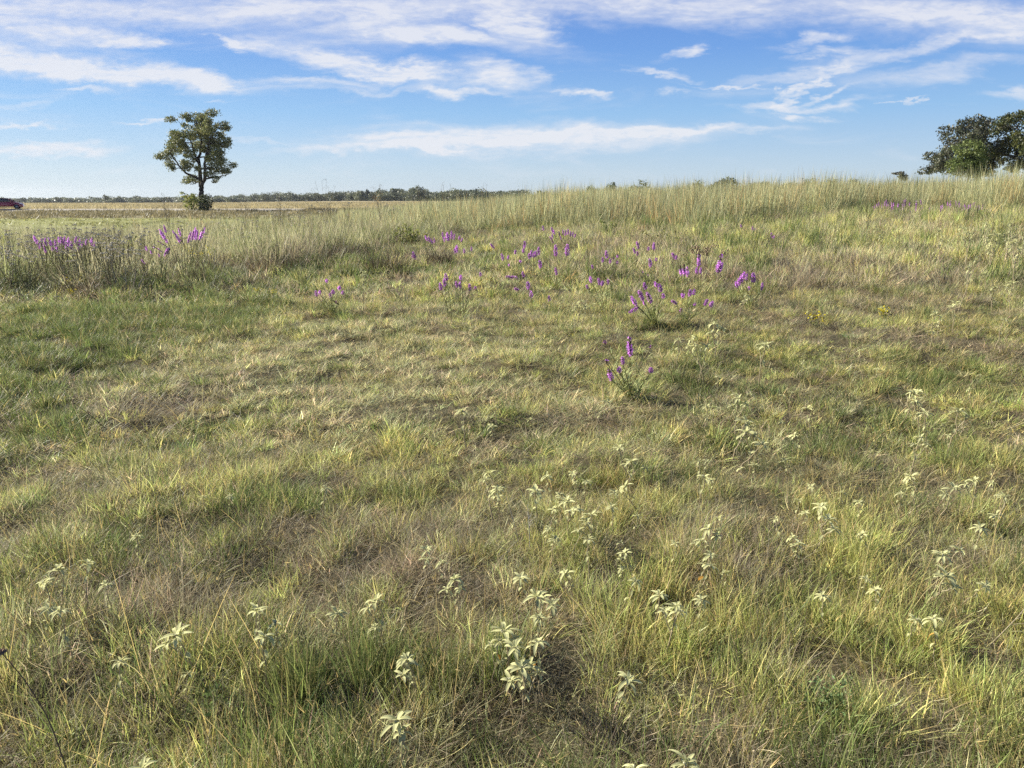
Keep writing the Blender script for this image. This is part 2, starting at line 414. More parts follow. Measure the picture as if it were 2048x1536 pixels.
# ------------------------------------------------------------------ ground
def ground_colour(x, y):
    d = np.hypot(x, y); q = x / np.maximum(y, 0.5)
    f = fields(x, y)
    base = np.array([0.105, 0.092, 0.052])[None] * (0.75 + 0.5 * fbm(x / 0.12, y / 0.12, 5))[:, None]
    base = base * np.where(f['h'][:, None] > 0.5, 0.7, 1.0)
    far_olive = np.array([0.30, 0.30, 0.14]); mown = np.array([0.27, 0.275, 0.10]); rough = np.array([0.21, 0.185, 0.10])
    gold = np.array([0.42, 0.35, 0.20])
    nz = (0.75 + 0.5 * fbm(x / 6, y / 3, 8))[:, None]
    w = (y - road_y(x))
    c = base
    left = S((-q - 0.20) / 0.06)
    m = (S((d - 36) / 10))[:, None]; c = c * (1 - m) + far_olive * nz * m
    m = (S((y - 44) / 6) * left)[:, None]; c = c * (1 - m) + mown * (0.8 + 0.4 * fbm(x / 4, y / 4, 12))[:, None] * m
    m = (S((y - 66 - 16 * (fbm(x / 12, y / 5, 14) - 0.5)) / 6) * S((-q - 0.1) / 0.1))[:, None]; c = c * (1 - m) + rough * nz * m
    m = (S((w - 4) / 2) * S((-q - 0.02) / 0.1))[:, None]; c = c * (1 - m) + gold * (0.75 + 0.5 * fbm(x / 14, y / 10, 16))[:, None] * m
    return c

def build_ground():
    r = [0.25]
    while r[-1] < 4500: r.append(r[-1] * (1.022 if r[-1] < 200 else 1.06))
    r = np.array(r); na = 900
    # denser in the sector the photograph looks into
    a1 = np.linspace(-45, 45, 640, endpoint=False); a2 = np.linspace(45, 315, 260, endpoint=False)
    a = np.radians(np.concatenate([a1, a2])); na = len(a)
    R, A = np.meshgrid(r, a, indexing='ij')
    X, Y = (R * np.sin(A)).ravel(), (R * np.cos(A)).ravel()
    Z = terrain(X, Y)
    i = np.arange(len(r) - 1)[:, None]; j = np.arange(na)[None]; k = (j + 1) % na
    Q = np.stack([i * na + j, (i + 1) * na + j, (i + 1) * na + k, i * na + k], -1).reshape(-1, 4)
    V = np.stack([X, Y, Z], 1); C = ground_colour(X, Y)
    # close the middle
    V = np.concatenate([V, [[0, 0, float(terrain(0, 0))]]]); C = np.concatenate([C, C[:1]])
    c0 = len(V) - 1; jj = np.arange(0, na, 2)
    Q = np.concatenate([Q, np.stack([np.full(len(jj), c0), jj, jj + 1, (jj + 2) % na], 1)])
    m, nt, out = new_mat('meadow_soil'); N, L = nt.nodes.new, nt.links.new
    at_ = N('ShaderNodeAttribute'); at_.attribute_name = 'col'
    geo = N('ShaderNodeNewGeometry')
    n1 = N('ShaderNodeTexNoise'); n1.inputs['Scale'].default_value = 9.0; n1.inputs['Detail'].default_value = 8; n1.inputs['Roughness'].default_value = 0.7
    L(geo.outputs['Position'], n1.inputs['Vector'])
    mr = N('ShaderNodeMapRange'); mr.inputs[3].default_value = 0.55; mr.inputs[4].default_value = 1.45; L(n1.outputs['Fac'], mr.inputs[0])
    mx = N('ShaderNodeMix'); mx.data_type = 'RGBA'; mx.blend_type = 'MULTIPLY'; mx.inputs[0].default_value = 1
    L(at_.outputs['Color'], mx.inputs[6]); L(mr.outputs[0], mx.inputs[7])
    p = N('ShaderNodeBsdfPrincipled'); p.inputs['Roughness'].default_value = 0.95; p.inputs['Specular IOR Level'].default_value = 0.1
    bp = N('ShaderNodeBump'); bp.inputs['Strength'].default_value = 0.6; bp.inputs['Distance'].default_value = 0.05
    L(n1.outputs['Fac'], bp.inputs['Height']); L(bp.outputs[0], p.inputs['Normal'])
    L(mx.outputs[2], p.inputs['Base Color']); L(p.outputs[0], out.inputs[0])
    o = obj('ground', mesh_np('ground', V, Q, C, m, True))
    tag(o, 'rolling prairie ground of dark soil and thatch under the grass', 'ground', kind='structure')
    # road: a pale gravel strip on the left, running behind the lone tree
    xs = np.linspace(-190, -30, 120); ys = road_y(xs)
    w = np.array([-4.2, -2.2, 0.0, 2.2, 4.2]); crown = np.array([0.03, 0.10, 0.16, 0.12, 0.04])
    Vv = np.stack([np.repeat(xs, 5), np.repeat(ys, 5) + np.tile(w, 120), terrain(np.repeat(xs, 5), np.repeat(ys, 5) + np.tile(w, 120), False) + np.tile(crown, 120)], 1)
    ii = np.arange(119)[:, None] * 5 + np.arange(4)[None]
    Qr = np.stack([ii, ii + 5, ii + 6, ii + 1], -1).reshape(-1, 4)
    o = obj('road', mesh_np('road', Vv, Qr, None, solid_mat('road_gravel', (0.44, 0.40, 0.33), 0.95, noise=0.25, nscale=1.5, spec=0.1)))
    tag(o, 'pale gravel road crossing the field behind the lone tree', 'road', kind='structure')
build_ground()

# ------------------------------------------------------------------ grass: tufts scattered as instances
def scatter(name, label, protos, P, idx, rot, scl, colr, cat='grass'):
    """one stuff object whose points carry tufts"""
    coll = bpy.data.collections.new(name + '_tufts')
    for i, me in enumerate(protos):
        coll.objects.link(bpy.data.objects.new('%s_tuft_%02d' % (name, i), me))
    me = bpy.data.meshes.new(name); n = len(P)
    me.vertices.add(n); me.vertices.foreach_set('co', np.asarray(P, np.float32).ravel())
    a = me.attributes.new('idx', 'INT', 'POINT'); a.data.foreach_set('value', np.asarray(idx, np.int32))
    a = me.attributes.new('rot', 'FLOAT_VECTOR', 'POINT'); a.data.foreach_set('vector', np.asarray(rot, np.float32).ravel())
    a = me.attributes.new('scl', 'FLOAT_VECTOR', 'POINT'); a.data.foreach_set('vector', np.asarray(scl, np.float32).ravel())
    c4 = np.ones((n, 4), np.float32); c4[:, :3] = colr
    a = me.attributes.new('icol', 'FLOAT_COLOR', 'POINT'); a.data.foreach_set('color', c4.ravel())
    me.update()
    o = obj(name, me); tag(o, label, cat, kind='stuff')
    ng = bpy.data.node_groups.new(name + '_nodes', 'GeometryNodeTree')
    ng.interface.new_socket('Geometry', in_out='INPUT', socket_type='NodeSocketGeometry')
    ng.interface.new_socket('Geometry', in_out='OUTPUT', socket_type='NodeSocketGeometry')
    N, L = ng.nodes.new, ng.links.new
    gi, go = N('NodeGroupInput'), N('NodeGroupOutput')
    ip = N('GeometryNodeInstanceOnPoints'); ci = N('GeometryNodeCollectionInfo')
    ci.inputs['Collection'].default_value = coll; ci.inputs['Separate Children'].default_value = True; ci.inputs['Reset Children'].default_value = True
    def na(nm, t):
        k = N('GeometryNodeInputNamedAttribute'); k.data_type = t; k.inputs['Name'].default_value = nm
        return k.outputs[0]
    L(gi.outputs[0], ip.inputs['Points']); L(ci.outputs[0], ip.inputs['Instance']); ip.inputs['Pick Instance'].default_value = True
    L(na('idx', 'INT'), ip.inputs['Instance Index'])
    er = N('FunctionNodeEulerToRotation'); L(na('rot', 'FLOAT_VECTOR'), er.inputs[0]); L(er.outputs[0], ip.inputs['Rotation'])
    L(na('scl', 'FLOAT_VECTOR'), ip.inputs['Scale']); L(ip.outputs[0], go.inputs[0])
    md = o.modifiers.new('tufts', 'NODES'); md.node_group = ng
    return o

def spread(n, y0, y1, half=0.70, margin=1.3, rng=RNG):
    """n points, even per area, in the wedge the photograph sees plus a margin"""
    ys = []
    need = n
    while need > 0:
        y = rng.uniform(y0, y1, need * 2 + 10); wmax = half * y1 + margin
        y = y[rng.uniform(0, wmax, len(y)) < half * y + margin][:need]
        ys.append(y); need -= len(y)
    y = np.concatenate(ys); x = rng.uniform(-1, 1, n) * (half * y + margin)
    return x, y

def tuft_mesh(name, parts):
    b = MB()
    for V, F, C, _ in parts: b.add(V, F, C)
    return b.mesh(name, M_GRASS)

rg = np.random.default_rng(3)
T1 = ((1, 1, 1), (1.35, 1.2, 1.25), (1.5, 1.15, 1.5), (0.75, 0.85, 0.75))
def proto_green(k, wide=1.0, n=44, rad=0.065):
    return tuft_mesh('green_tuft', [
        strips(rg, n, rad, (0.04, 0.16), (0.05, 0.65), (0.0, 1.0), (0.0014 * wide, 0.0034 * wide), 3, tint=T1, tintp=[.45, .22, .18, .15], jit=0.3),
        strips(rg, n // 2, rad * 1.1, (0.02, 0.075), (0.4, 1.3), (0.0, 0.8), (0.0014 * wide, 0.003 * wide), 2, tint=((1.2, 1.0, 1.1), (0.9, 0.75, 0.9)))])
def proto_dead(k, wide=1.0, n=46, rad=0.09):
    return tuft_mesh('dead_tuft', [
        strips(rg, n, rad, (0.06, 0.19), (0.3, 1.45), (-0.6, 1.0), (0.001 * wide, 0.0022 * wide), 4, tint=((1, 1, 1), (1.5, 1.4, 1.3), (0.65, 0.6, 0.6)), tintp=[.5, .25, .25], curl=0.45)])
def proto_culm(k, wide=1.0):
    V, F, C, tip = strips(rg, 8, 0.08, (0.14, 0.34), (0.05, 0.75), (0.0, 0.9), (0.0012 * wide, 0.0019 * wide), 5, 0.3, tint=((1, 1, 1), (1.2, 1.05, 0.9)))
    b = [(V, F, C, None)]
    mb = MB(); mb.add(V, F, C)
    for t in tip:                                   # short seed fingers at the tip
        v, f, c, _ = strips(rg, 3, 0.002, (0.015, 0.04), (0.1, 1.2), (0.0, 0.5), (0.001 * wide, 0.0018 * wide), 2, 0.4, tint=((1.15, 1.0, 0.85),))
        mb.add(v + t, f, c)
    return mb.mesh('culm_tuft', M_GRASS)
def proto_tall(k, n=26, rad=0.16):
    parts = [strips(rg, n, rad, (0.55, 1.36), (0.0, 0.16), (0.0, 0.32), (0.005, 0.010), 4, 0.35, tint=((1, 1, 1), (1.3, 1.15, 1.15), (0.7, 0.75, 0.7), (1.1, 0.85, 0.7)), tintp=[.45, .25, .2, .1], jit=0.25),
             strips(rg, n, rad * 1.2, (0.3, 0.75), (0.1, 0.55), (0.2, 1.3), (0.006, 0.012), 4, tint=((1, 1, 1), (0.75, 0.85, 0.7), (1.3, 1.1, 1.1)))]
    return tuft_mesh('tall_tuft', parts)
def proto_brush(k, n=34, rad=0.2):
    parts = [strips(rg, n, rad, (0.3, 0.8), (0.0, 0.4), (0.0, 0.5), (0.004, 0.008), 4, 0.4, tint=((1, 1, 1), (1.2, 1.12, 1.1), (0.7, 0.7, 0.65)), jit=0.25),
             strips(rg, n, rad * 1.2, (0.15, 0.5), (0.2, 1.0), (0.0, 1.2), (0.004, 0.009), 4, tint=((1, 1, 1), (0.7, 0.9, 0.6), (1.2, 1.0, 1.0)))]
    b = MB()
    for V, F, C, _ in parts: b.add(V, F, C)
    for j in range(5):                               # a few leafy side shoots
        a = rg.uniform(0, 6.28); q = np.array([rad * rg.uniform(0, 1) * math.cos(a), rad * rg.uniform(0, 1) * math.sin(a), rg.uniform(0.2, 0.45)])
        v, f, c, _ = strips(rg, 9, 0.01, (0.06, 0.16), (0.2, 1.2), (0.0, 0.8), (0.003, 0.006), 2, 0.5, tint=((0.9, 1.0, 0.85), (1.1, 1.05, 1.0))); b.add(v + q, f, c)
    return b.mesh('brush_tuft', M_GRASS)

def euler(n, tilt=0.12, rng=RNG):
    return np.stack([rng.normal(0, tilt, n), rng.normal(0, tilt, n), rng.uniform(0, 2 * np.pi, n)], 1)

def classes(x, y, rng=RNG, bias=(0.10, 0.42, 0.0, 0.36), sharp=2.6):
    f = fields(x, y)
    lg = np.stack([f['g'] + bias[0], f['s'] + bias[1], f['b'] + bias[2], f['y'] + bias[3]], 1) * sharp
    lg += rng.gumbel(0, 0.75, lg.shape)
    return np.argmax(lg, 1), f

def tuft_colour(k, n, rng=RNG, var=0.18):
    pal = np.array([GC['g'], GC['s'], GC['b'], GC['y']])
    c = pal[k] * np.exp(rng.normal(0, var, n))[:, None]
    return c * (1 + rng.normal(0, 0.05, (n, 3)))

def build_grass():
    # --- the short meadow grass in front, in three rings of coarser tufts
    rings = [('meadow_grass', 'thin wiry green and straw meadow grass nearest the camera', 0.9, 4.6, 300, 1.0, 0.9, 1.0),
             ('meadow_turf', 'patchy green and straw turf in the middle of the meadow', 4.6, 11.0, 185, 1.2, 1.35, 1.0),
             ('meadow_sward', 'dry knee-high sward below the flower colony', 11.0, 27.0, 62, 1.8, 2.2, 1.0)]
    for name, lab, y0, y1, dens, sc, wide, hs in rings:
        G = [proto_green(k, wide) for k in range(6)]; D = [proto_dead(k, wide) for k in range(6)]; K = [proto_culm(k, wide) for k in range(4)]
        area = (0.7 * (y1 ** 2 - y0 ** 2) + 2.6 * (y1 - y0))
        x, y = spread(int(area * dens), y0, y1)
        q = x / y
        lim = np.minimum(brush_front(q) + 1.5, tall_front(q) + 1.5)
        ok = y < lim; x, y = x[ok], y[ok]
        kcls, f = classes(x, y, bias=(0.10, 0.42, 0.0, 0.36) if y0 < 10 else (-0.12, 0.50, 0.22, 0.22))
        n = len(x)
        # clumpy: tussocks close together with gaps between
        tus = fbm(x / 0.19, y / 0.19, 91, 2)
        tw = fbm(x / 0.55, y / 0.55, 93, 2)
        keep = (RNG.uniform(0, 1, n) < np.clip(1.6 * tus + 0.9 * tw - 0.35, 0.32, 1)) & ((f['h'] < RNG.uniform(0.35, 1.1, n)) | ((kcls == 2) & (RNG.uniform(0, 1, n) < 0.6)))
        x, y, kcls, tus = x[keep], y[keep], kcls[keep], tus[keep]; n = len(x); f = {k: v[keep] for k, v in f.items()}
        idx = np.where(kcls == 2, 6 + RNG.integers(0, 6, n), RNG.integers(0, 6, n))
        # straw tufts: half wiry
        mix = (kcls == 1) & (RNG.uniform(0, 1, n) < 0.35); idx[mix] = 6 + RNG.integers(0, 6, mix.sum())
        cu = (RNG.uniform(0, 1, n) < (0.05 if y0 < 10 else 0.0)); idx[cu] = 12 + RNG.integers(0, 4, cu.sum())
        col = tuft_colour(kcls, n)
        col[cu] = np.array([0.40, 0.35, 0.16]) * np.exp(RNG.normal(0, 0.2, cu.sum()))[:, None]
        hgt = (0.22 + 1.5 * tus) * (1 + 0.35 * (kcls == 0) - 0.25 * (kcls == 1)) * RNG.uniform(0.75, 1.25, n) * hs
        # nearest ground: taller and looser; middle lawn: short
        hgt *= np.interp(y, [1.5, 3.0, 4.2, 8.0, 10.5, 13, 18], [0.98, 0.86, 0.62, 0.56, 0.74, 0.95, 1.08])
        far = S((q_ := x / y) * 3 + 0.2); hgt *= 1 + 0.45 * far * S((y - 8) / 5)
        s = sc * RNG.uniform(0.8, 1.2, n)
        scl = np.stack([s, s, hgt * (1 if sc < 1.7 else 1.25)], 1)
        P = np.stack([x, y, terrain(x, y) - 0.006], 1); rot = euler(n, 0.16)
        if y0 < 10:                                   # low litter of dead strands between the tufts
            lx, ly = spread(int(area * dens * (0.75 if y0 < 2 else 0.32)), y0, y1); ok = ly < brush_front(lx / ly) + 1; lx, ly = lx[ok], ly[ok]; m = len(lx)
            P = np.concatenate([P, np.stack([lx, ly, terrain(lx, ly) - 0.004], 1)]); idx = np.concatenate([idx, 6 + RNG.integers(0, 6, m)])
            ls = sc * RNG.uniform(0.9, 1.4, m); scl = np.concatenate([scl, np.stack([ls, ls, RNG.uniform(0.15, 0.55, m)], 1)]); rot = np.concatenate([rot, euler(m, 0.1)])
            col = np.concatenate([col, np.array([0.31, 0.275, 0.17]) * np.exp(RNG.normal(0, 0.3, (m, 1))) * (1 + RNG.normal(0, 0.05, (m, 3)))])
        scatter(name, lab, G + D + K, P, idx, rot, scl, col)
    # --- brush on the left: brown thatch and weeds, waist high
    B = [proto_brush(k) for k in range(6)]
    x, y = spread(21000, 10.5, 42.0)
    q = x / y; fr = brush_front(q) + (fbm(x / 1.0, y / 1.0, 101) - 0.5) * 5.0 - 0.2
    back = np.interp(q, [-0.9, -0.45, -0.33, -0.24, -0.1, 0], [30, 31, 34, 40, 42, 40])
    ok = (y > fr) & (y < back) & (q < 0.12 - 0.05 * RNG.uniform(0, 1, len(x))); x, y, q = x[ok], y[ok], q[ok]; n = len(x)
    fr = fr[ok]
    dn = RNG.uniform(0, 1, n) < np.clip(0.25 + 1.0 * fbm(x / 0.9, y / 0.9, 107), 0, 1); x, y, q, fr = x[dn], y[dn], q[dn], fr[dn]; n = len(x)
    ramp = S((y - fr) / 3.6)
    pat = fbm(x / 1.5, y / 1.5, 103); pat2 = fbm(x / 0.6, y / 0.6, 105)
    pal = np.array([(0.31, 0.26, 0.18), (0.30, 0.33, 0.14), (0.52, 0.49, 0.29), (0.125, 0.098, 0.066), (0.105, 0.135, 0.056)])
    lg = np.stack([1.2 * pat + 0.25 * (1 - ramp), 1.1 * pat2 + 0.75 * ramp - 0.1, 1.0 * (1 - pat) + 1.15 * ramp - 0.2, 1.0 * pat2 + 1.45 * (1 - ramp), 1.4 * (1 - ramp) + 1.0 * (1 - pat2) - 0.1], 1) * 2.4 + RNG.gumbel(0, 0.8, (n, 5))  # dark weeds crowd the front; their tone also paints in its shadow band
    k = np.argmax(lg, 1); col = pal[k] * np.exp(RNG.normal(0, 0.2, n))[:, None]
    hg = (0.30 + 0.70 * ramp) * (0.38 + 1.1 * pat) * RNG.uniform(0.6, 1.3, n) * np.interp(q, [-0.6, -0.3, -0.1, 0.1], [1.0, 0.95, 0.85, 0.8]) * np.interp(y, [12, 22, 32, 42], [1.0, 0.95, 0.8, 0.7])
    s = RNG.uniform(0.9, 1.5, n)
    scatter('brush', 'brown and olive waist-high weeds and thatch left of the flowers', B, np.stack([x, y, terrain(x, y) - 0.01], 1), RNG.integers(0, 6, n), euler(n, 0.14), np.stack([s, s, hg], 1), col, 'weeds')
    # --- tall olive grass on the rise
    T = [proto_tall(k) for k in range(7)]
    x, y = spread(30000, 18.0, 66.0, margin=3)
    q = x / y; fr = tall_front(q) + 2.2 * (fbm(x / 1.6, y / 1.6, 111) - 0.5) * 2
    ok = (y > fr) & (q > -0.42 + 0.12 * RNG.uniform(-1, 1, len(x))) & (RNG.uniform(0, 1, len(x)) < np.interp(q, [-0.42, -0.25, -0.12, 0.0, 1], [0.12, 0.3, 0.7, 1, 1])) & ~((y > 46) & (q < -0.22))
    x, y, q, fr = x[ok], y[ok], q[ok], fr[ok]; n = len(x)
    pat = fbm(x / 1.8, y / 1.8, 113)
    col = np.array([0.385, 0.40, 0.215])[None] * (0.72 + 0.56 * pat)[:, None] * np.exp(RNG.normal(0, 0.14, n))[:, None]
    col = col * np.where((RNG.uniform(0, 1, n) < 0.10)[:, None], (1.1, 0.82, 0.75), (1, 1, 1))
    hg = np.interp(q, [-0.42, -0.25, -0.12, 0.02, 0.2, 0.66], [0.62, 0.66, 0.80, 0.90, 0.86, 1.12]) * RNG.uniform(0.7, 1.12, n) * (0.7 + 0.6 * pat) * (0.55 + 0.45 * S((y - fr) / 1.6))
    s = RNG.uniform(0.9, 1.4, n)
    scatter('tall_grass', 'tall olive green grass standing in a belt along the rise', T, np.stack([x, y, terrain(x, y) - 0.01], 1), RNG.integers(0, 7, n), euler(n, 0.08) + np.array([0, 0.04, 0]), np.stack([s, s, hg], 1), col)
    # --- fields farther off on the left: mown strip, rough verge, golden field
    H = [tuft_mesh('far_tuft', [strips(rg, 40, 0.6, (0.2, 0.6), (0.0, 0.5), (0, 0.5), (0.03, 0.06), 2, 0.5, tint=((1, 1, 1), (1.25, 1.2, 1.1), (0.7, 0.7, 0.7)))]) for k in range(4)]
    x, y = spread(26000, 40, 330, half=0.72)
    q = x / y; w = y - road_y(x)
    keep = (q < 0.0) & ~((np.abs(w) < 5.0) & (x < -30)) & (RNG.uniform(0, 1, len(x)) < np.interp(y, [40, 120, 330], [1, 1, 0.55]))
    x, y, q, w = x[keep], y[keep], q[keep], w[keep]; n = len(x)
    mown = (y < 66 + 16 * (fbm(x / 12, y / 5, 14) - 0.5)) & (q < -0.24)
    gold = w > 5
    col = np.where(gold[:, None], (0.40, 0.35, 0.20), np.where(mown[:, None], (0.28, 0.285, 0.11), np.where(((w > -12) & (x < -25))[:, None], (0.12, 0.105, 0.06), (0.24, 0.21, 0.115))))  # darkest tone beside the road: shade of the bank painted into the tufts
    col = col * (0.7 + 0.6 * fbm(x / 8, y / 8, 121))[:, None] * (1 + 0.5 * (fbm(x / 3, y / 9, 123) - 0.5))[:, None] * np.exp(RNG.normal(0, 0.12, n))[:, None]
    hg = np.where(gold, 1.0, np.where(mown, 0.25, 0.7)) * RNG.uniform(0.7, 1.2, n)
    s = RNG.uniform(0.9, 1.6, n)
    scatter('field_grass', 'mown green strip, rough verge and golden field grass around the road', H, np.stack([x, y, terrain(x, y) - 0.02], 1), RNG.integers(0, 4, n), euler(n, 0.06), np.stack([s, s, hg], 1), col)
build_grass()
# ------------------------------------------------------------------ trees
def curve_pts(a, b, sag, n, rng, wob=0.0):
    t = np.linspace(0, 1, n)[:, None]; a = np.asarray(a, float); b = np.asarray(b, float)
    L = np.linalg.norm(b - a); p = a + (b - a) * t
    p = p + np.array([0, 0, sag * L]) * (4 * t * (1 - t)) * np.array([1, 1, 1])
    if wob: p[1:-1] += rng.normal(0, wob * L, (n - 2, 3))
    return p

def leaf_cloud(rng, clumps, size, dens, pal, elong=1.7, up=0.3, shell=0.55):
    """clumps: (centre xyz, radii xyz); leaves in uneven sprays inside each"""
    mb = MB()
    for (c, r) in clumps:
        c = np.asarray(c, float); r = np.asarray(r, float)
        vol = (r[0] * r[1] * r[2]) ** (2 / 3)
        ns = max(4, int(dens * vol * 0.16))
        d = rng.normal(0, 1, (ns, 3)); d /= np.linalg.norm(d, axis=1)[:, None]
        rr = rng.uniform(0, 1, ns) ** (1 / 3) * (1 - shell) + shell * rng.uniform(0.55, 1.12, ns)
        sp = c + d * rr[:, None] * r
        per = max(6, int(dens * vol / ns))
        for s in sp:
            q = s + rng.normal(0, 1, (per, 3)) * r * rng.uniform(0.14, 0.40) * (1, 1, 0.75)
            col = np.asarray(pal[rng.integers(len(pal))]) * rng.uniform(0.75, 1.25)
            mb.add(*faces_at(rng, q, size, elong, up, col, 0.22))
    return mb

def limb_tree(rng, trunk, clumps, mbT, bark, r0, tips=3):
    """trunk: list of (points, r_start, r_end); every clump is hung on the nearest limb point by a bending bough with twigs"""
    nodes = []
    for pts, ra, rb in trunk:
        pts = np.asarray(pts, float); n = 14
        k = np.linspace(0, len(pts) - 1, n); i = np.clip(k.astype(int), 0, len(pts) - 2); f = (k - i)[:, None]
        p = pts[i] * (1 - f) + pts[i + 1] * f
        p[1:-1] = 0.25 * p[:-2] + 0.5 * p[1:-1] + 0.25 * p[2:]
        p[1:-1] += rng.normal(0, r0 * 0.16, (n - 2, 3))
        rad = np.linspace(ra, rb, n)
        mbT.tube(p, rad, bark, 8)
        nodes += [(a, b) for a, b in zip(p[2:], rad[2:])]
    NP = np.array([n[0] for n in nodes]); NR = np.array([n[1] for n in nodes])
    for c, r in clumps:
        c = np.asarray(c, float)
        d = np.linalg.norm(NP - c, axis=1) + 0.5 * np.maximum(NP[:, 2] - c[2] + 0.3 * r[2], 0)
        i = int(np.argmin(d)); a = NP[i]
        rad = min(NR[i] * 0.65, r0 * 0.32)
        p = curve_pts(a, c, 0.06, 7, rng, 0.03); mbT.tube(p, np.linspace(rad, rad * 0.4, 7), bark, 6)
        for _ in range(tips):
            e = c + rng.normal(0, 0.55, 3) * np.asarray(r); s = p[rng.integers(3, 6)]
            q = curve_pts(s, e, 0.05, 5, rng, 0.05); mbT.tube(q, np.linspace(rad * 0.4, rad * 0.12, 5), bark, 4)

def px_clump(rng, spec, y, depth, zero, scale):
    """(crop x, crop y, rx, ry) of an enlarged crop -> world clump about the tree standing at distance y"""
    out = []
    for cx, cy, rx, ry in spec:
        p = unproject(zero[0] + cx * scale, zero[1] + cy * scale, y)
        m = y * scale / F_PX * 1.02
        dy = rng.uniform(-1, 1) * depth
        out.append((p + np.array([0, dy, 0]), (rx * m, max(min(rx, ry) * m * 1.1, 0.4), ry * m)))
    return out

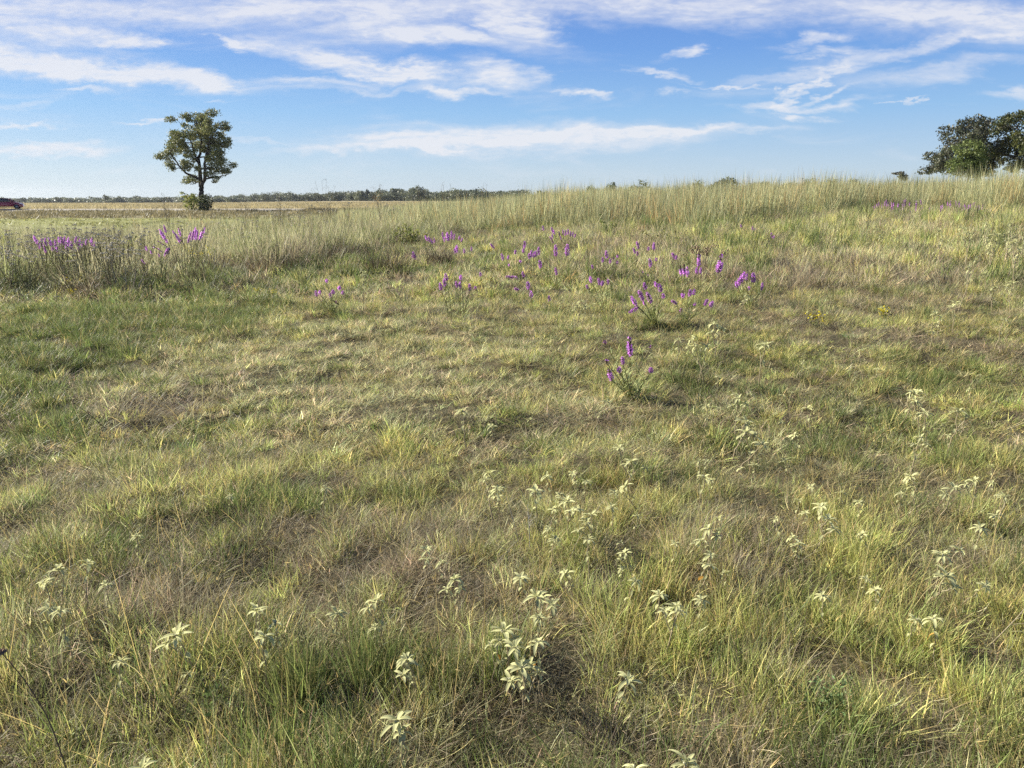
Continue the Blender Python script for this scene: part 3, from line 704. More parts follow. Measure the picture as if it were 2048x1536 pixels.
BARK = (0.060, 0.050, 0.042)
def build_lone_tree():
    rng = np.random.default_rng(21); y = 104.0
    z0, sc = (290.0, 200.0), 1 / 6.4
    P = lambda cx, cy, dy=0.0: unproject(z0[0] + cx * sc, z0[1] + cy * sc, y) + np.array([0, dy, 0])
    foot = P(722, 1400); g = float(terrain(foot[0], foot[1], False)); foot[2] = g
    root = thing('lone_tree', 'tall spreading broadleaf tree standing alone in the field', 'tree', foot)
    trunk = [([foot - [0, 0, 0.3], P(722, 1300), P(722, 1200), P(716, 1100)], 0.36, 0.29),
             ([P(716, 1110), P(692, 960, .3), P(665, 830, .6), P(660, 700, .9), P(690, 560, .8), P(680, 400, .3), P(650, 250, 0)], 0.30, 0.05),
             ([P(722, 1110), P(775, 1020, -.4), P(798, 930, -.7), P(815, 800, -1), P(838, 660, -1.2), P(870, 520, -1.2), P(960, 380, -1)], 0.26, 0.05),
             ([P(690, 1010), P(620, 970, -.5), P(545, 930, -.9), P(490, 850, -1.3), P(450, 770, -1.6), P(400, 690, -1.8)], 0.16, 0.06),
             ([P(660, 800, .6), P(610, 700, .8), P(570, 560, .8), P(540, 420, .6), P(450, 300, .3)], 0.15, 0.04),
             ([P(785, 1010, -.4), P(850, 985, .4), P(950, 975, 1.0), P(1020, 950, 1.3)], 0.12, 0.04),
             ([P(690, 1050), P(620, 1060, .6), P(540, 1085, 1.0)], 0.08, 0.03)]
    spec = [(640, 185, 190, 34), (840, 150, 70, 40), (470, 200, 60, 40), (400, 270, 60, 35), (690, 270, 90, 50), (650, 350, 85, 60), (730, 380, 60, 60),
            (640, 450, 90, 60), (600, 560, 80, 60), (690, 590, 70, 60), (470, 470, 80, 60), (330, 440, 60, 50), (260, 520, 60, 45), (430, 590, 90, 60),
            (330, 600, 70, 60), (250, 640, 50, 50), (320, 720, 90, 55), (220, 730, 45, 35), (400, 800, 60, 40), (330, 820, 60, 40), (500, 660, 60, 40),
            (990, 330, 70, 55), (1080, 370, 45, 25), (900, 400, 70, 50), (830, 450, 70, 50), (950, 480, 80, 60), (1010, 560, 60, 45), (880, 560, 60, 40),
            (920, 640, 80, 50), (1010, 690, 70, 50), (900, 760, 80, 50), (1030, 790, 80, 50), (1100, 830, 50, 35), (880, 860, 90, 50), (990, 890, 90, 50),
            (1080, 920, 50, 30), (900, 945, 70, 30), (990, 1000, 50, 22), (870, 1040, 30, 20), (580, 830, 60, 50), (620, 880, 50, 40), (740, 880, 50, 35),
            (740, 730, 40, 60), (560, 1000, 90, 38), (500, 1040, 55, 30), (610, 1035, 60, 25), (770, 520, 50, 50), (380, 880, 30, 30), (800, 320, 30, 30)]
    spec = [(715 + (cx - 715) * .95, cy, rx, ry) for cx, cy, rx, ry in spec]
    clumps = px_clump(rng, spec, y, 2.4, z0, sc)
    t = MB(); limb_tree(rng, trunk, clumps, t, BARK, 0.36, 4)
    fill = []
    for k in range(46):                               # loose leafy sprays between the big clumps
        a, q = rng.uniform(0, 6.28), rng.uniform(.25, 1.0); fill.append((690 + 370 * q * math.cos(a), 560 + 360 * q * math.sin(a), rng.uniform(28, 46), rng.uniform(24, 38)))
    clumps = clumps + px_clump(rng, fill, y, 2.2, z0, sc)
    M = Matrix.Translation(-Vector(foot))
    me = t.mesh('lone_tree_trunk', M_BARK, True); me.transform(M); obj('trunk', me, root)
    c = leaf_cloud(rng, [(c, np.asarray(r) * 1.05) for c, r in clumps], 0.125, 1200, [(0.24, 0.25, 0.085), (0.18, 0.205, 0.07), (0.31, 0.295, 0.11), (0.14, 0.17, 0.06)], 1.9, 0.2, 0.35)
    me = c.mesh('lone_tree_crown', M_LEAF); me.transform(M); obj('crown', me, root)
    # two bushes at its foot
    for nm, lab, spec, pal, dy in (
        ('bush', 'yellow-green leafy bush at the left foot of the lone tree', [(560, 1270, 60, 55), (540, 1330, 50, 60), (610, 1320, 60, 70), (520, 1215, 50, 25), (600, 1220, 50, 30), (650, 1290, 50, 60), (570, 1390, 60, 40), (480, 1190, 30, 14)],
         [(0.33, 0.35, 0.09), (0.25, 0.29, 0.08), (0.40, 0.39, 0.12)], -2.0),
        ('bush', 'dark green bush hugging the trunk of the lone tree', [(740, 1270, 50, 60), (800, 1260, 60, 60), (820, 1320, 60, 60), (760, 1350, 70, 60), (840, 1380, 40, 40), (700, 1390, 60, 40), (800, 1410, 50, 30)],
         [(0.065, 0.08, 0.03), (0.09, 0.105, 0.035), (0.05, 0.065, 0.025)], -1.2)):
        cl = px_clump(rng, spec, y + dy, 0.6, z0, sc)
        b = np.array([cl[0][0][0] + 0.3, y + dy, 0]); b[2] = float(terrain(b[0], b[1], False))
        r = thing(nm, lab, 'bush', b)
        tb = MB()
        for cc, rr in cl:
            tb.tube(curve_pts(b + rng.normal(0, 0.15, 3) * (1, 1, 0) - (0, 0, .1), cc, 0.02, 6, rng, 0.03), np.linspace(0.03, 0.01, 6), (0.09, 0.07, 0.05), 4)
        me = tb.mesh('bush_stems', M_BARK); me.transform(Matrix.Translation(-Vector(b))); obj('stems', me, r)
        me = leaf_cloud(rng, cl, 0.15, 420, pal, 1.7, 0.2).mesh('bush_foliage', M_BUSH); me.transform(Matrix.Translation(-Vector(b))); obj('foliage', me, r)
build_lone_tree()

def build_right_trees():
    rng = np.random.default_rng(33)
    z0, sc = (1800.0, 200.0), 248 / 1731.0
    def one(name, lab, cat, spec, y, depth, pal, size, dens, trunkpts, r0, mat, up=0.1, extra=None):
        cl = px_clump(rng, spec, y, depth, z0, sc) + (extra or [])
        P = lambda cx, cy, dy=0.0: unproject(z0[0] + cx * sc, z0[1] + cy * sc, y) + np.array([0, dy, 0])
        f = P(*trunkpts[0]); f[2] = float(terrain(f[0], f[1], False))
        r = thing(name, lab, cat, f)
        base = [f - np.array([0, 0, .3]), P(*trunkpts[1])]
        tr = [(base, r0, r0 * 0.8)]
        for lm in trunkpts[2:]:
            tr.append(([P(*q) for q in lm], r0 * 0.6, r0 * 0.18))
        t = MB(); limb_tree(rng, tr, cl, t, (0.055, 0.05, 0.045), r0, 4)
        M = Matrix.Translation(-Vector(f))
        me = t.mesh(name + '_trunk', M_BARK, True); me.transform(M); obj('trunk', me, r)
        me = leaf_cloud(rng, [(c, np.asarray(q) * 1.32) for c, q in cl], size * .72, dens * 2.9, np.asarray(pal) * 1.3, 1.8, up, 0.4).mesh(name + '_crown', mat); me.transform(M); obj('crown', me, r)
    oakpal = [(0.060, 0.070, 0.042), (0.085, 0.095, 0.055), (0.050, 0.058, 0.036), (0.10, 0.105, 0.06), (0.09, 0.08, 0.05)]
    spec = [(1040, 290, 90, 50), (930, 320, 70, 50), (830, 390, 70, 50), (760, 440, 60, 50), (900, 430, 90, 60), (1030, 400, 80, 60), (1150, 340, 80, 50), (1240, 310, 80, 45), (1320, 290, 50, 40),
            (680, 520, 60, 50), (620, 580, 60, 45), (760, 570, 80, 60), (900, 540, 90, 60), (1050, 500, 90, 60), (1180, 450, 90, 60), (1290, 420, 70, 60), (1180, 560, 90, 60),
            (590, 650, 60, 50), (700, 670, 80, 60), (850, 670, 80, 60), (1100, 620, 90, 50), (1250, 600, 90, 60), (1330, 540, 60, 50),
            (540, 740, 55, 45), (640, 770, 80, 50), (500, 830, 60, 45), (450, 900, 60, 45), (420, 960, 45, 35), (560, 880, 90, 50), (680, 870, 80, 60), (500, 980, 80, 35), (620, 960, 90, 45),
            (1250, 720, 100, 60), (1350, 680, 80, 60), (1280, 830, 110, 60), (1400, 780, 70, 50), (1330, 920, 100, 60), (1220, 930, 90, 70), (1420, 900, 50, 40), (1450, 850, 50, 40), (1300, 1010, 110, 40), (760, 780, 90, 60), (1000, 760, 120, 80), (950, 900, 130, 80), (1120, 860, 110, 80)]
    one('oak_tree', 'broad dark round-topped oak on the rise, behind a bright green bush', 'tree', spec, 84.0, 3.2, oakpal, 0.20, 230,
        [(1120, 1100), (1100, 900), [(1100, 900), (900, 700, -.8), (700, 560, -1.2), (600, 620, -1.3)], [(1100, 900), (1060, 650), (1030, 400)], [(1100, 900), (1200, 650, .8), (1260, 400, 1)],
         [(1100, 930), (850, 850, -1), (560, 850, -1.5)], [(1100, 930), (1300, 800, .8), (1400, 760, 1)]], 0.38, M_LEAF)
    spec2 = [(1460, 260, 60, 40), (1540, 250, 60, 40), (1660, 210, 60, 40), (1720, 260, 70, 60), (1620, 300, 80, 50), (1560, 370, 70, 40), (1450, 330, 60, 40), (1420, 440, 50, 60), (1440, 520, 50, 40), (1700, 350, 80, 60),
             (1600, 480, 70, 30), (1680, 540, 80, 50), (1590, 610, 90, 60), (1700, 640, 90, 70), (1500, 640, 80, 50), (1480, 720, 70, 50), (1600, 720, 90, 50), (1700, 740, 80, 50), (1700, 830, 60, 40), (1640, 900, 80, 40), (1560, 940, 70, 35), (1700, 960, 80, 40),
             (1850, 300, 130, 110), (1900, 500, 140, 110), (1850, 700, 140, 100), (2000, 420, 140, 120), (2000, 650, 140, 120), (1880, 880, 130, 70), (2080, 560, 120, 140)]
    oak2 = [(0.085, 0.095, 0.028), (0.065, 0.08, 0.026), (0.10, 0.10, 0.032), (0.05, 0.062, 0.024)]
    one('oak_tree', 'olive-green oak at the right edge, its crown cut by the frame', 'tree', spec2, 80.0, 2.6, oak2, 0.19, 260,
        [(1830, 1120), (1820, 900), [(1820, 900), (1700, 650, -.5), (1560, 420, -1)], [(1820, 900), (1830, 600), (1760, 300)], [(1820, 920), (1650, 800, .6), (1480, 720, 1)], [(1820, 900), (1950, 650, -.4), (2000, 420, -.5)]], 0.36, M_LEAF)
    spec3 = [(940, 600, 50, 35), (900, 660, 50, 40), (990, 650, 60, 50), (930, 730, 80, 50), (1020, 730, 70, 50), (870, 760, 60, 50), (1060, 790, 70, 50), (900, 830, 90, 55), (1020, 860, 90, 55), (820, 880, 60, 50),
             (1120, 830, 60, 45), (880, 940, 100, 50), (1010, 950, 100, 45), (760, 950, 60, 40), (700, 990, 60, 30), (1120, 930, 60, 50), (1160, 1000, 60, 40), (830, 1020, 120, 40), (1000, 1030, 130, 40), (1170, 890, 40, 40)]
    one('bush', 'bright green leafy bush in front of the dark oak', 'bush', spec3, 74.0, 1.2, [(0.12, 0.15, 0.045), (0.095, 0.125, 0.038), (0.15, 0.175, 0.055), (0.075, 0.10, 0.03)], 0.15, 420,
        [(960, 1120), (960, 1030), [(960, 1030), (940, 850), (940, 650)], [(960, 1030), (860, 940), (760, 960)], [(960, 1030), (1060, 900), (1080, 800)]], 0.10, M_BUSH, 0.25)
    # the small dark leaning tree top on the skyline
    spec4 = [(-40, 1030, 26, 12), (-15, 1020, 22, 10), (15, 1020, 18, 14), (30, 1035, 20, 22), (20, 1060, 26, 18), (45, 1065, 16, 16), (0, 1075, 30, 18), (20, 1095, 34, 22), (-60, 1022, 18, 7)]
    one('small_tree', 'tiny dark wind-bent tree top poking over the grass skyline', 'tree', spec4, 92.0, 0.7, [(0.06, 0.06, 0.05), (0.08, 0.085, 0.06), (0.05, 0.045, 0.04)], 0.16, 500,
        [(20, 1150), (18, 1100), [(18, 1100), (10, 1050), (-30, 1030)]], 0.09, M_LEAF)
build_right_trees()

def build_distant_trees():
    rng = np.random.default_rng(44)
    # single tree tops that show over the rise, left to right
    # px, top py, width px, label
    L = [(1085, 377, 22, 'low flat tree top over the grass, first one right of the dark wood'),
         (1185, 371, 30, 'low grey-green tree top over the grass above the middle flowers'),
         (1228, 365, 26, 'small rounded tree top rising from the grass skyline'),
         (1285, 360, 34, 'pointed pale tree top on the skyline amid tall seed stalks'),
         (1400, 363, 40, 'flat pale green tree top just clearing the grass near the middle of the skyline'),
         (1455, 357, 50, 'darkest and widest of the distant tree tops along the grass skyline'),
         (1522, 358, 34, 'rounded yellowish tree top to the right of the widest distant one'),
         (1580, 360, 36, 'faint flat tree top barely over the grass skyline'),
         (1622, 356, 40, 'grey-green low tree top, one of a close pair on the skyline'),
         (1664, 354, 40, 'grey-green taller tree top, right one of a close pair on the skyline'),
         (1702, 355, 34, 'last distant tree top before the bent dark little tree')]
    for px, py, wd, lab in L:
        y = rng.uniform(240, 300); m = y / F_PX
        top = unproject(px, py, y); g = float(terrain(top[0], y, False))
        r = thing('distant_tree', lab, 'tree', (top[0], y, g), group='distant tree tops over the rise')
        H = top[2] - g + 0.35; w = wd * m * 0.6
        cl = []
        for k in range(9):
            a = rng.uniform(-1, 1); cl.append(((a * w * 0.8, rng.uniform(-1, 1) * w * 0.6, H * (0.9 - 0.28 * abs(a)) - rng.uniform(0, 0.35) * H), (w * 0.42, w * 0.4, min(w * 0.36, H * 0.14))))
        t = MB(); t.tube([(0, 0, -.3), (0.1, 0, H * .3), (0, 0, H * .7)], [0.28, 0.22, 0.1], BARK, 6)
        for c, q in cl: t.tube(curve_pts((0, 0, H * .35), c, 0.05, 5, rng, .03), np.linspace(.1, .03, 5), BARK, 4)
        obj('trunk', t.mesh('distant_trunk', M_BARK), r)
        dk = 0.75 if 'darkest' in lab else 1.0
        pal = [np.array(p) * dk for p in ((0.17, 0.19, 0.10), (0.13, 0.155, 0.085), (0.20, 0.215, 0.11))]
        obj('crown', leaf_cloud(rng, cl, 0.42, 60, pal, 1.5, 0.2).mesh('distant_crown', M_LEAF), r)
    # the wood along the horizon: one mass far off
    mb = MB()
    for k in range(460):
        q = rng.uniform(-0.78, 0.03); y = rng.uniform(560, 760)
        y -= 120 * S((q + 0.35) / 0.3)
        x = q * y; g = float(terrain(x, y, False))
        hgt = np.interp(q, [-0.78, -0.5, -0.3, -0.15, 0.03], [4.2, 5.2, 7.0, 7.4, 6.4]) * rng.uniform(0.65, 1.12)
        if rng.uniform() < 0.05: hgt *= 1.22
        w = rng.uniform(3.5, 7.0)
        tone = rng.uniform(0.7, 1.25); pal = np.array([[0.16, 0.18, 0.105], [0.19, 0.205, 0.115], [0.13, 0.15, 0.095]]) * tone
        for j in range(7):
            c = np.array([x + rng.uniform(-1, 1) * w * 0.7, y + rng.uniform(-2, 2), g + hgt * rng.uniform(0.25, 0.78)])
            n = 60; d = rng.normal(0, 1, (n, 3)); d /= np.linalg.norm(d, axis=1)[:, None]
            P = c + d * rng.uniform(0.4, 1, (n, 1)) * (w * 0.55, w * 0.5, hgt * 0.24)
            P[:, 2] = np.maximum(P[:, 2], g)
            mb.add(*faces_at(rng, P, 0.72, 1.4, 0.3, pal[rng.integers(3)], 0.2))
        P = np.array([x, y, g]) + rng.uniform(-1, 1, (70, 3)) * (w, 2, 0) + rng.uniform(0, 1, (70, 1)) * (0, 0, hgt * 0.5)
        mb.add(*faces_at(rng, P, 1.0, 1.3, 0.2, pal[2] * 0.9, 0.2))
    o = obj('woods', mb.mesh('woods', M_LEAF)); tag(o, 'grey-green wood running along the horizon behind the golden field', 'woods', kind='stuff')
    # trees that stand out of it
    for px, py, wd, lab in ((792, 375, 24, 'tallest rounded tree standing out of the far wood'), (828, 376, 28, 'broad tree just right of the tallest one in the far wood'), (722, 381, 20, 'dark low-domed tree in the far wood above the golden field end'),
                            (735, 378, 6, 'thin pole-like tree rising from the far wood'), (210, 390, 14, 'small pointed tree standing out of the wood left of the lone tree')):
        y = 520.0; m = y / F_PX; top = unproject(px, py, y); g = float(terrain(top[0], y, False)); H = top[2] - g; w = wd * m * 0.5
        r = thing('far_tree', lab, 'tree', (top[0], y, g))
        t = MB(); t.tube([(0, 0, -.3), (0, 0, H * .5), (0, 0, H * .85)], [0.3, 0.22, 0.1], BARK, 6); obj('trunk', t.mesh('far_trunk', M_BARK), r)
        cl = [((rng.uniform(-.6, .6) * w, rng.uniform(-.5, .5) * w, H * rng.uniform(0.55, 0.88)), (w * .5, w * .5, H * .14)) for _ in range(9)]
        obj('crown', leaf_cloud(rng, cl, 0.8, 26, [(0.12, 0.14, 0.08), (0.145, 0.16, 0.09)], 1.4, 0.2).mesh('far_crown', M_LEAF), r)
build_distant_trees()

# ------------------------------------------------------------------ car on the road
def prism(mb, prof, y0, y1, C, inset=0.0, zin=1e9):
    """side profile (x, z) swept from y0 to y1; points above zin are pulled in by inset"""
    n = len(prof); V = []
    for yy, sgn in ((y0, 1), (y1, -1)):
        for x, z in prof: V.append((x, yy + sgn * (inset if z > zin else 0), z))
    F = [(i, (i + 1) % n, n + (i + 1) % n, n + i) for i in range(n)]
    c0 = np.mean(np.array(V[:n]), axis=0); c1 = np.mean(np.array(V[n:]), axis=0)
    V += [tuple(c0), tuple(c1)]; a, b = 2 * n, 2 * n + 1
    for i in range(0, n, 1):
        F.append((a, i, (i + 1) % n, (i + 1) % n)); F.append((b, n + (i + 1) % n, n + i, n + i))
    mb.add(V, F, C); return mb

def fix_quads(me):
    import bmesh
    bm = bmesh.new(); bm.from_mesh(me); bmesh.ops.remove_doubles(bm, verts=bm.verts, dist=1e-5)
    bmesh.ops.dissolve_degenerate(bm, edges=bm.edges, dist=1e-5); bmesh.ops.recalc_face_normals(bm, faces=bm.faces); bm.to_mesh(me); bm.free(); return me

def build_car():
    paint = solid_mat('car_paint', (0.34, 0.03, 0.055), 0.3, 0.0, 0.5, 0.05, 2, coat=0.7)
    glass = solid_mat('car_glass', (0.03, 0.035, 0.045), 0.08, 0, 0.6, 0.02)
    rubber = solid_mat('tyre_rubber', (0.02, 0.02, 0.022), 0.85); rim = solid_mat('alloy_rim', (0.22, 0.22, 0.24), 0.35, 0.9)
    red = solid_mat('tail_lens', (0.30, 0.015, 0.02), 0.2); lens = solid_mat('head_lens', (0.7, 0.7, 0.68), 0.12); dark = solid_mat('black_trim', (0.02, 0.02, 0.02), 0.6)
    yc = 111.5; p = unproject(14, 418, yc); yc = road_y(p[0]) - 0.6
    x = p[0] * yc / 111.5; z = float(terrain(x, yc, False)) + 0.15
    r = thing('car', 'dark maroon hatchback on the gravel road at the left edge', 'car', (x, yc, z), math.radians(24))
    def arch(cx, R, n=7, z0=0.30):
        return [(cx - R * math.cos(t), z0 + R * math.sin(t)) for t in np.linspace(0.15, math.pi - 0.15, n)]
    prof = [(-2.05, 0.38), (-2.08, 0.62), (-2.0, 0.92), (-1.9, 0.98), (0.95, 0.98), (1.7, 0.84), (2.0, 0.66), (2.05, 0.42), (1.98, 0.26)] + \
           [(a, b) for a, b in reversed(arch(1.30, 0.37))] + [(a, b) for a, b in reversed(arch(-1.25, 0.37))] + [(-1.9, 0.28)]
    me = fix_quads(prism(MB(), prof, -0.86, 0.86, (1, 1, 1), 0.06, 0.8).mesh('car_body', paint)); obj('body', me, r)
    roof = [(-1.72, 0.981), (-1.62, 1.30), (-1.2, 1.47), (-0.3, 1.50), (0.25, 1.44), (1.02, 0.981)]
    gl = fix_quads(prism(MB(), roof, -0.79, 0.79, (1, 1, 1), 0.14, 1.2).mesh('car_cabin', glass)); obj('windows', gl, r)
    top = [(-1.66, 1.31), (-1.2, 1.485), (-0.3, 1.52), (0.27, 1.46), (0.25, 1.43), (-0.3, 1.49), (-1.2, 1.455), (-1.63, 1.29)]
    obj('roof', fix_quads(prism(MB(), top, -0.67, 0.67, (1, 1, 1)).mesh('car_roof', paint)), r)
    for s in (-1, 1):
        for a, b in (((-1.70, .99), (-1.5, 1.36)), ((-0.75, .99), (-0.72, 1.49)), ((0.30, 1.45), (1.0, .99))):
            pil = MB(); pil.tube([(a[0], s * 0.80, a[1]), (b[0], s * (0.67 if b[1] > 1.2 else 0.80), b[1])] if a[1] < 1.2 else [(a[0], s * 0.67, a[1]), (b[0], s * 0.80, b[1])], 0.035, (1, 1, 1), 6); obj('pillar', pil.mesh('car_pillar', paint), r)
    def ring(R0, R1, w, mat, name):
        b = MB(); a = np.linspace(0, 2 * np.pi, 25)[:-1]; V = []
        for rr, yy in ((R0, -w), (R1 * 0.97, -w), (R1, -w * 0.7), (R1, w * 0.7), (R1 * 0.97, w), (R0, w)):
            V += [(rr * math.cos(t), yy, rr * math.sin(t)) for t in a]
        F = [(i * 24 + j, i * 24 + (j + 1) % 24, (i + 1) * 24 + (j + 1) % 24, (i + 1) * 24 + j) for i in range(5) for j in range(24)]
        return b.add(V, F, (1, 1, 1)).mesh(name, mat, True)
    ty = ring(0.20, 0.32, 0.10, rubber, 'tyre'); rm = ring(0.03, 0.205, 0.085, rim, 'rim')
    for cx in (-1.25, 1.30):
        for s in (-1, 1):
            wv = bpy.data.objects.new('wheel', None); COL.objects.link(wv); wv.parent = r; wv.location = (cx, s * 0.78, 0.32); wv.empty_display_size = .1
            obj('tyre', ty, wv); obj('rim', rm, wv)
    for s in (-1, 1):
        obj('headlight', fix_quads(prism(MB(), [(1.72, .70), (1.98, .66), (1.96, .76), (1.74, .84)], s * .82 - .13, s * .82 + .045, (1, 1, 1)).mesh('headlight', lens)), r)
        obj('taillight', fix_quads(prism(MB(), [(-2.09, .70), (-1.95, .72), (-1.93, .94), (-2.04, .92)], s * .80 - .13, s * .80 + .07, (1, 1, 1)).mesh('taillight', red)), r)
        obj('mirror', fix_quads(prism(MB(), [(0.62, .98), (0.78, .98), (0.76, 1.12), (0.64, 1.12)], s * .94 - .09, s * .94 + .06, (1, 1, 1)).mesh('mirror', paint)), r)
        obj('sill', fix_quads(prism(MB(), [(-.86, .24), (.92, .24), (.92, .30), (-.86, .30)], s * .84 - .03, s * .84 + .03, (1, 1, 1)).mesh('sill', dark)), r)
build_car()

# ------------------------------------------------------------------ blazing stars (purple flower spikes)
def spike_mesh(name, rng, mode):
    """unit spike along +Z: rings of small feathery florets round an axis"""
    b = MB(); b.tube([(0, 0, 0), (0, 0, 1)], [0.028, 0.012], (0.10, 0.11, 0.05), 4)
    n = 34; tone = rng.uniform(.75, 1.15)
    for i in range(n):
        if rng.uniform() < .12: continue
        t = (i + 0.5) / n; a = i * 2.4 + rng.normal(0, .25)
        if mode == 'full': st = 'open' if rng.uniform() < 0.93 else 'dark'
        elif mode == 'half': st = 'open' if t < 0.55 else ('dark' if rng.uniform() < .8 else 'open')
        else: st = 'dark' if rng.uniform() < .85 else 'open'
        env = (0.55 + 0.45 * math.sin(math.pi * min(1, t * 0.9 + 0.12))) * (1 if st == 'open' else 0.55)
        R = 0.19 * env; d = np.array([math.cos(a), math.sin(a), 0.5]); d /= np.linalg.norm(d)
        c = np.array([0, 0, t]); e = c + d * R * 0.55
        b.tube([c, e], [0.012, 0.03], (0.13, 0.07, 0.09) if st == 'dark' else (0.20, 0.12, 0.16), 4)
        m = 8 if st == 'open' else 3
        P = np.repeat(e[None], m, 0); D = d + rng.normal(0, .65, (m, 3)); D /= np.linalg.norm(D, axis=1)[:, None]
        W = np.cross(D, rng.normal(0, 1, (m, 3))); W /= np.linalg.norm(W, axis=1)[:, None]
        Lp = R * rng.uniform(.55, 1.0, m)[:, None]; w = 0.03
        V = np.stack([P - W * w * .5, P + W * w * .5, P + D * Lp + W * w, P + D * Lp - W * w], 1).reshape(-1, 3)
        base = np.array((0.76, 0.36, 0.82)) if st == 'open' else np.array((0.11, 0.05, 0.085))
        C = base * (tone if st == 'open' else 1) * np.exp(rng.normal(0, .3, m))[:, None] * (1 + rng.normal(0, .05, (m, 3)))
        b.add(V, np.arange(4 * m).reshape(m, 4), np.repeat(C, 4, 0))
    return b.mesh(name, M_PETAL)
_rs = np.random.default_rng(77)
SPIKES = {m: [spike_mesh('spike_' + m, _rs, m) for _ in range(5)] for m in ('full', 'half', 'dark')}

def blazing_star(label, base_px, spikes, group=None, thick=1.0, leafy=1.0, name='blazing_star', link=True):
    """base_px: foot in the photo; spikes: (tip x, tip y, foot-of-spike x, y[, mode])"""
    rng = np.random.default_rng(int(base_px[0] * 7 + base_px[1]))
    g = at(*base_px); yb = g[1]
    r = thing(name, label, 'flower', tuple(g), group=group)
    lv = MB()
    for s in spikes:
        mode = s[4] if len(s) > 4 else 'full'
        yy = yb + rng.uniform(-0.16, 0.10)
        top, bot = unproject(s[0], s[1], yy), unproject(s[2], s[3], yy)
        top = top - g; bot = bot - g
        f = np.array([rng.normal(0, .02), rng.normal(0, .02), -0.01])
        d = bot - f; L = np.linalg.norm(top - bot)
        mid = f + d * 0.5 + np.array([d[0] * -0.10, 0, 0.06 * np.linalg.norm(d)]); t = np.linspace(0, 1, 8)[:, None]
        pts = f * (1 - t) ** 2 + 2 * mid * t * (1 - t) + bot * t ** 2
        sm = MB(); sm.tube(pts, np.linspace(.0045, .0035, 8), (0.23, 0.21, 0.09), 5)
        obj('stem', sm.mesh('liatris_stem', M_STEM), r)
        me = SPIKES[mode][rng.integers(5)]
        o = obj('flower_spike', me, r)
        o.location = bot; dv = Vector(top - bot); o.rotation_mode = 'QUATERNION'
        o.rotation_quaternion = dv.to_track_quat('Z', 'Y'); k = np.clip(0.24 * thick / L, 0.55, 2.2) if False else 1.0
        wdt = (0.065 + 0.46 * L) * thick * rng.uniform(.8, 1.15)
        o.scale = (wdt, wdt, L)
        # narrow leaves up the stem
        nl = int(34 * leafy); u = rng.uniform(0.0, 1.0, nl) ** 1.4 * 0.97
        for a in u:
            q = pts[min(int(a * 7), 6)] * (1 - (a * 7 - int(a * 7))) + pts[min(int(a * 7) + 1, 7)] * (a * 7 - int(a * 7))
            z = rng.uniform(0, 2 * np.pi); l = rng.uniform(.06, .15) * (1.25 - .6 * a); dd = np.array([math.cos(z), math.sin(z), rng.uniform(.1, .9)]); w = np.array([-math.sin(z), math.cos(z), 0]) * .003
            e = q + dd * l; m2 = q + dd * l * .55 + np.array([0, 0, .012])
            lv.add([q - w, q + w, m2 + w, m2 - w, e + w * .3, e - w * .3], [(0, 1, 2, 3), (3, 2, 4, 5)], np.array((0.40, 0.44, 0.18)) * rng.uniform(.7, 1.3))
    if leafy > 0: obj('leaves', lv.mesh('liatris_leaves', M_STEM), r)
    return r

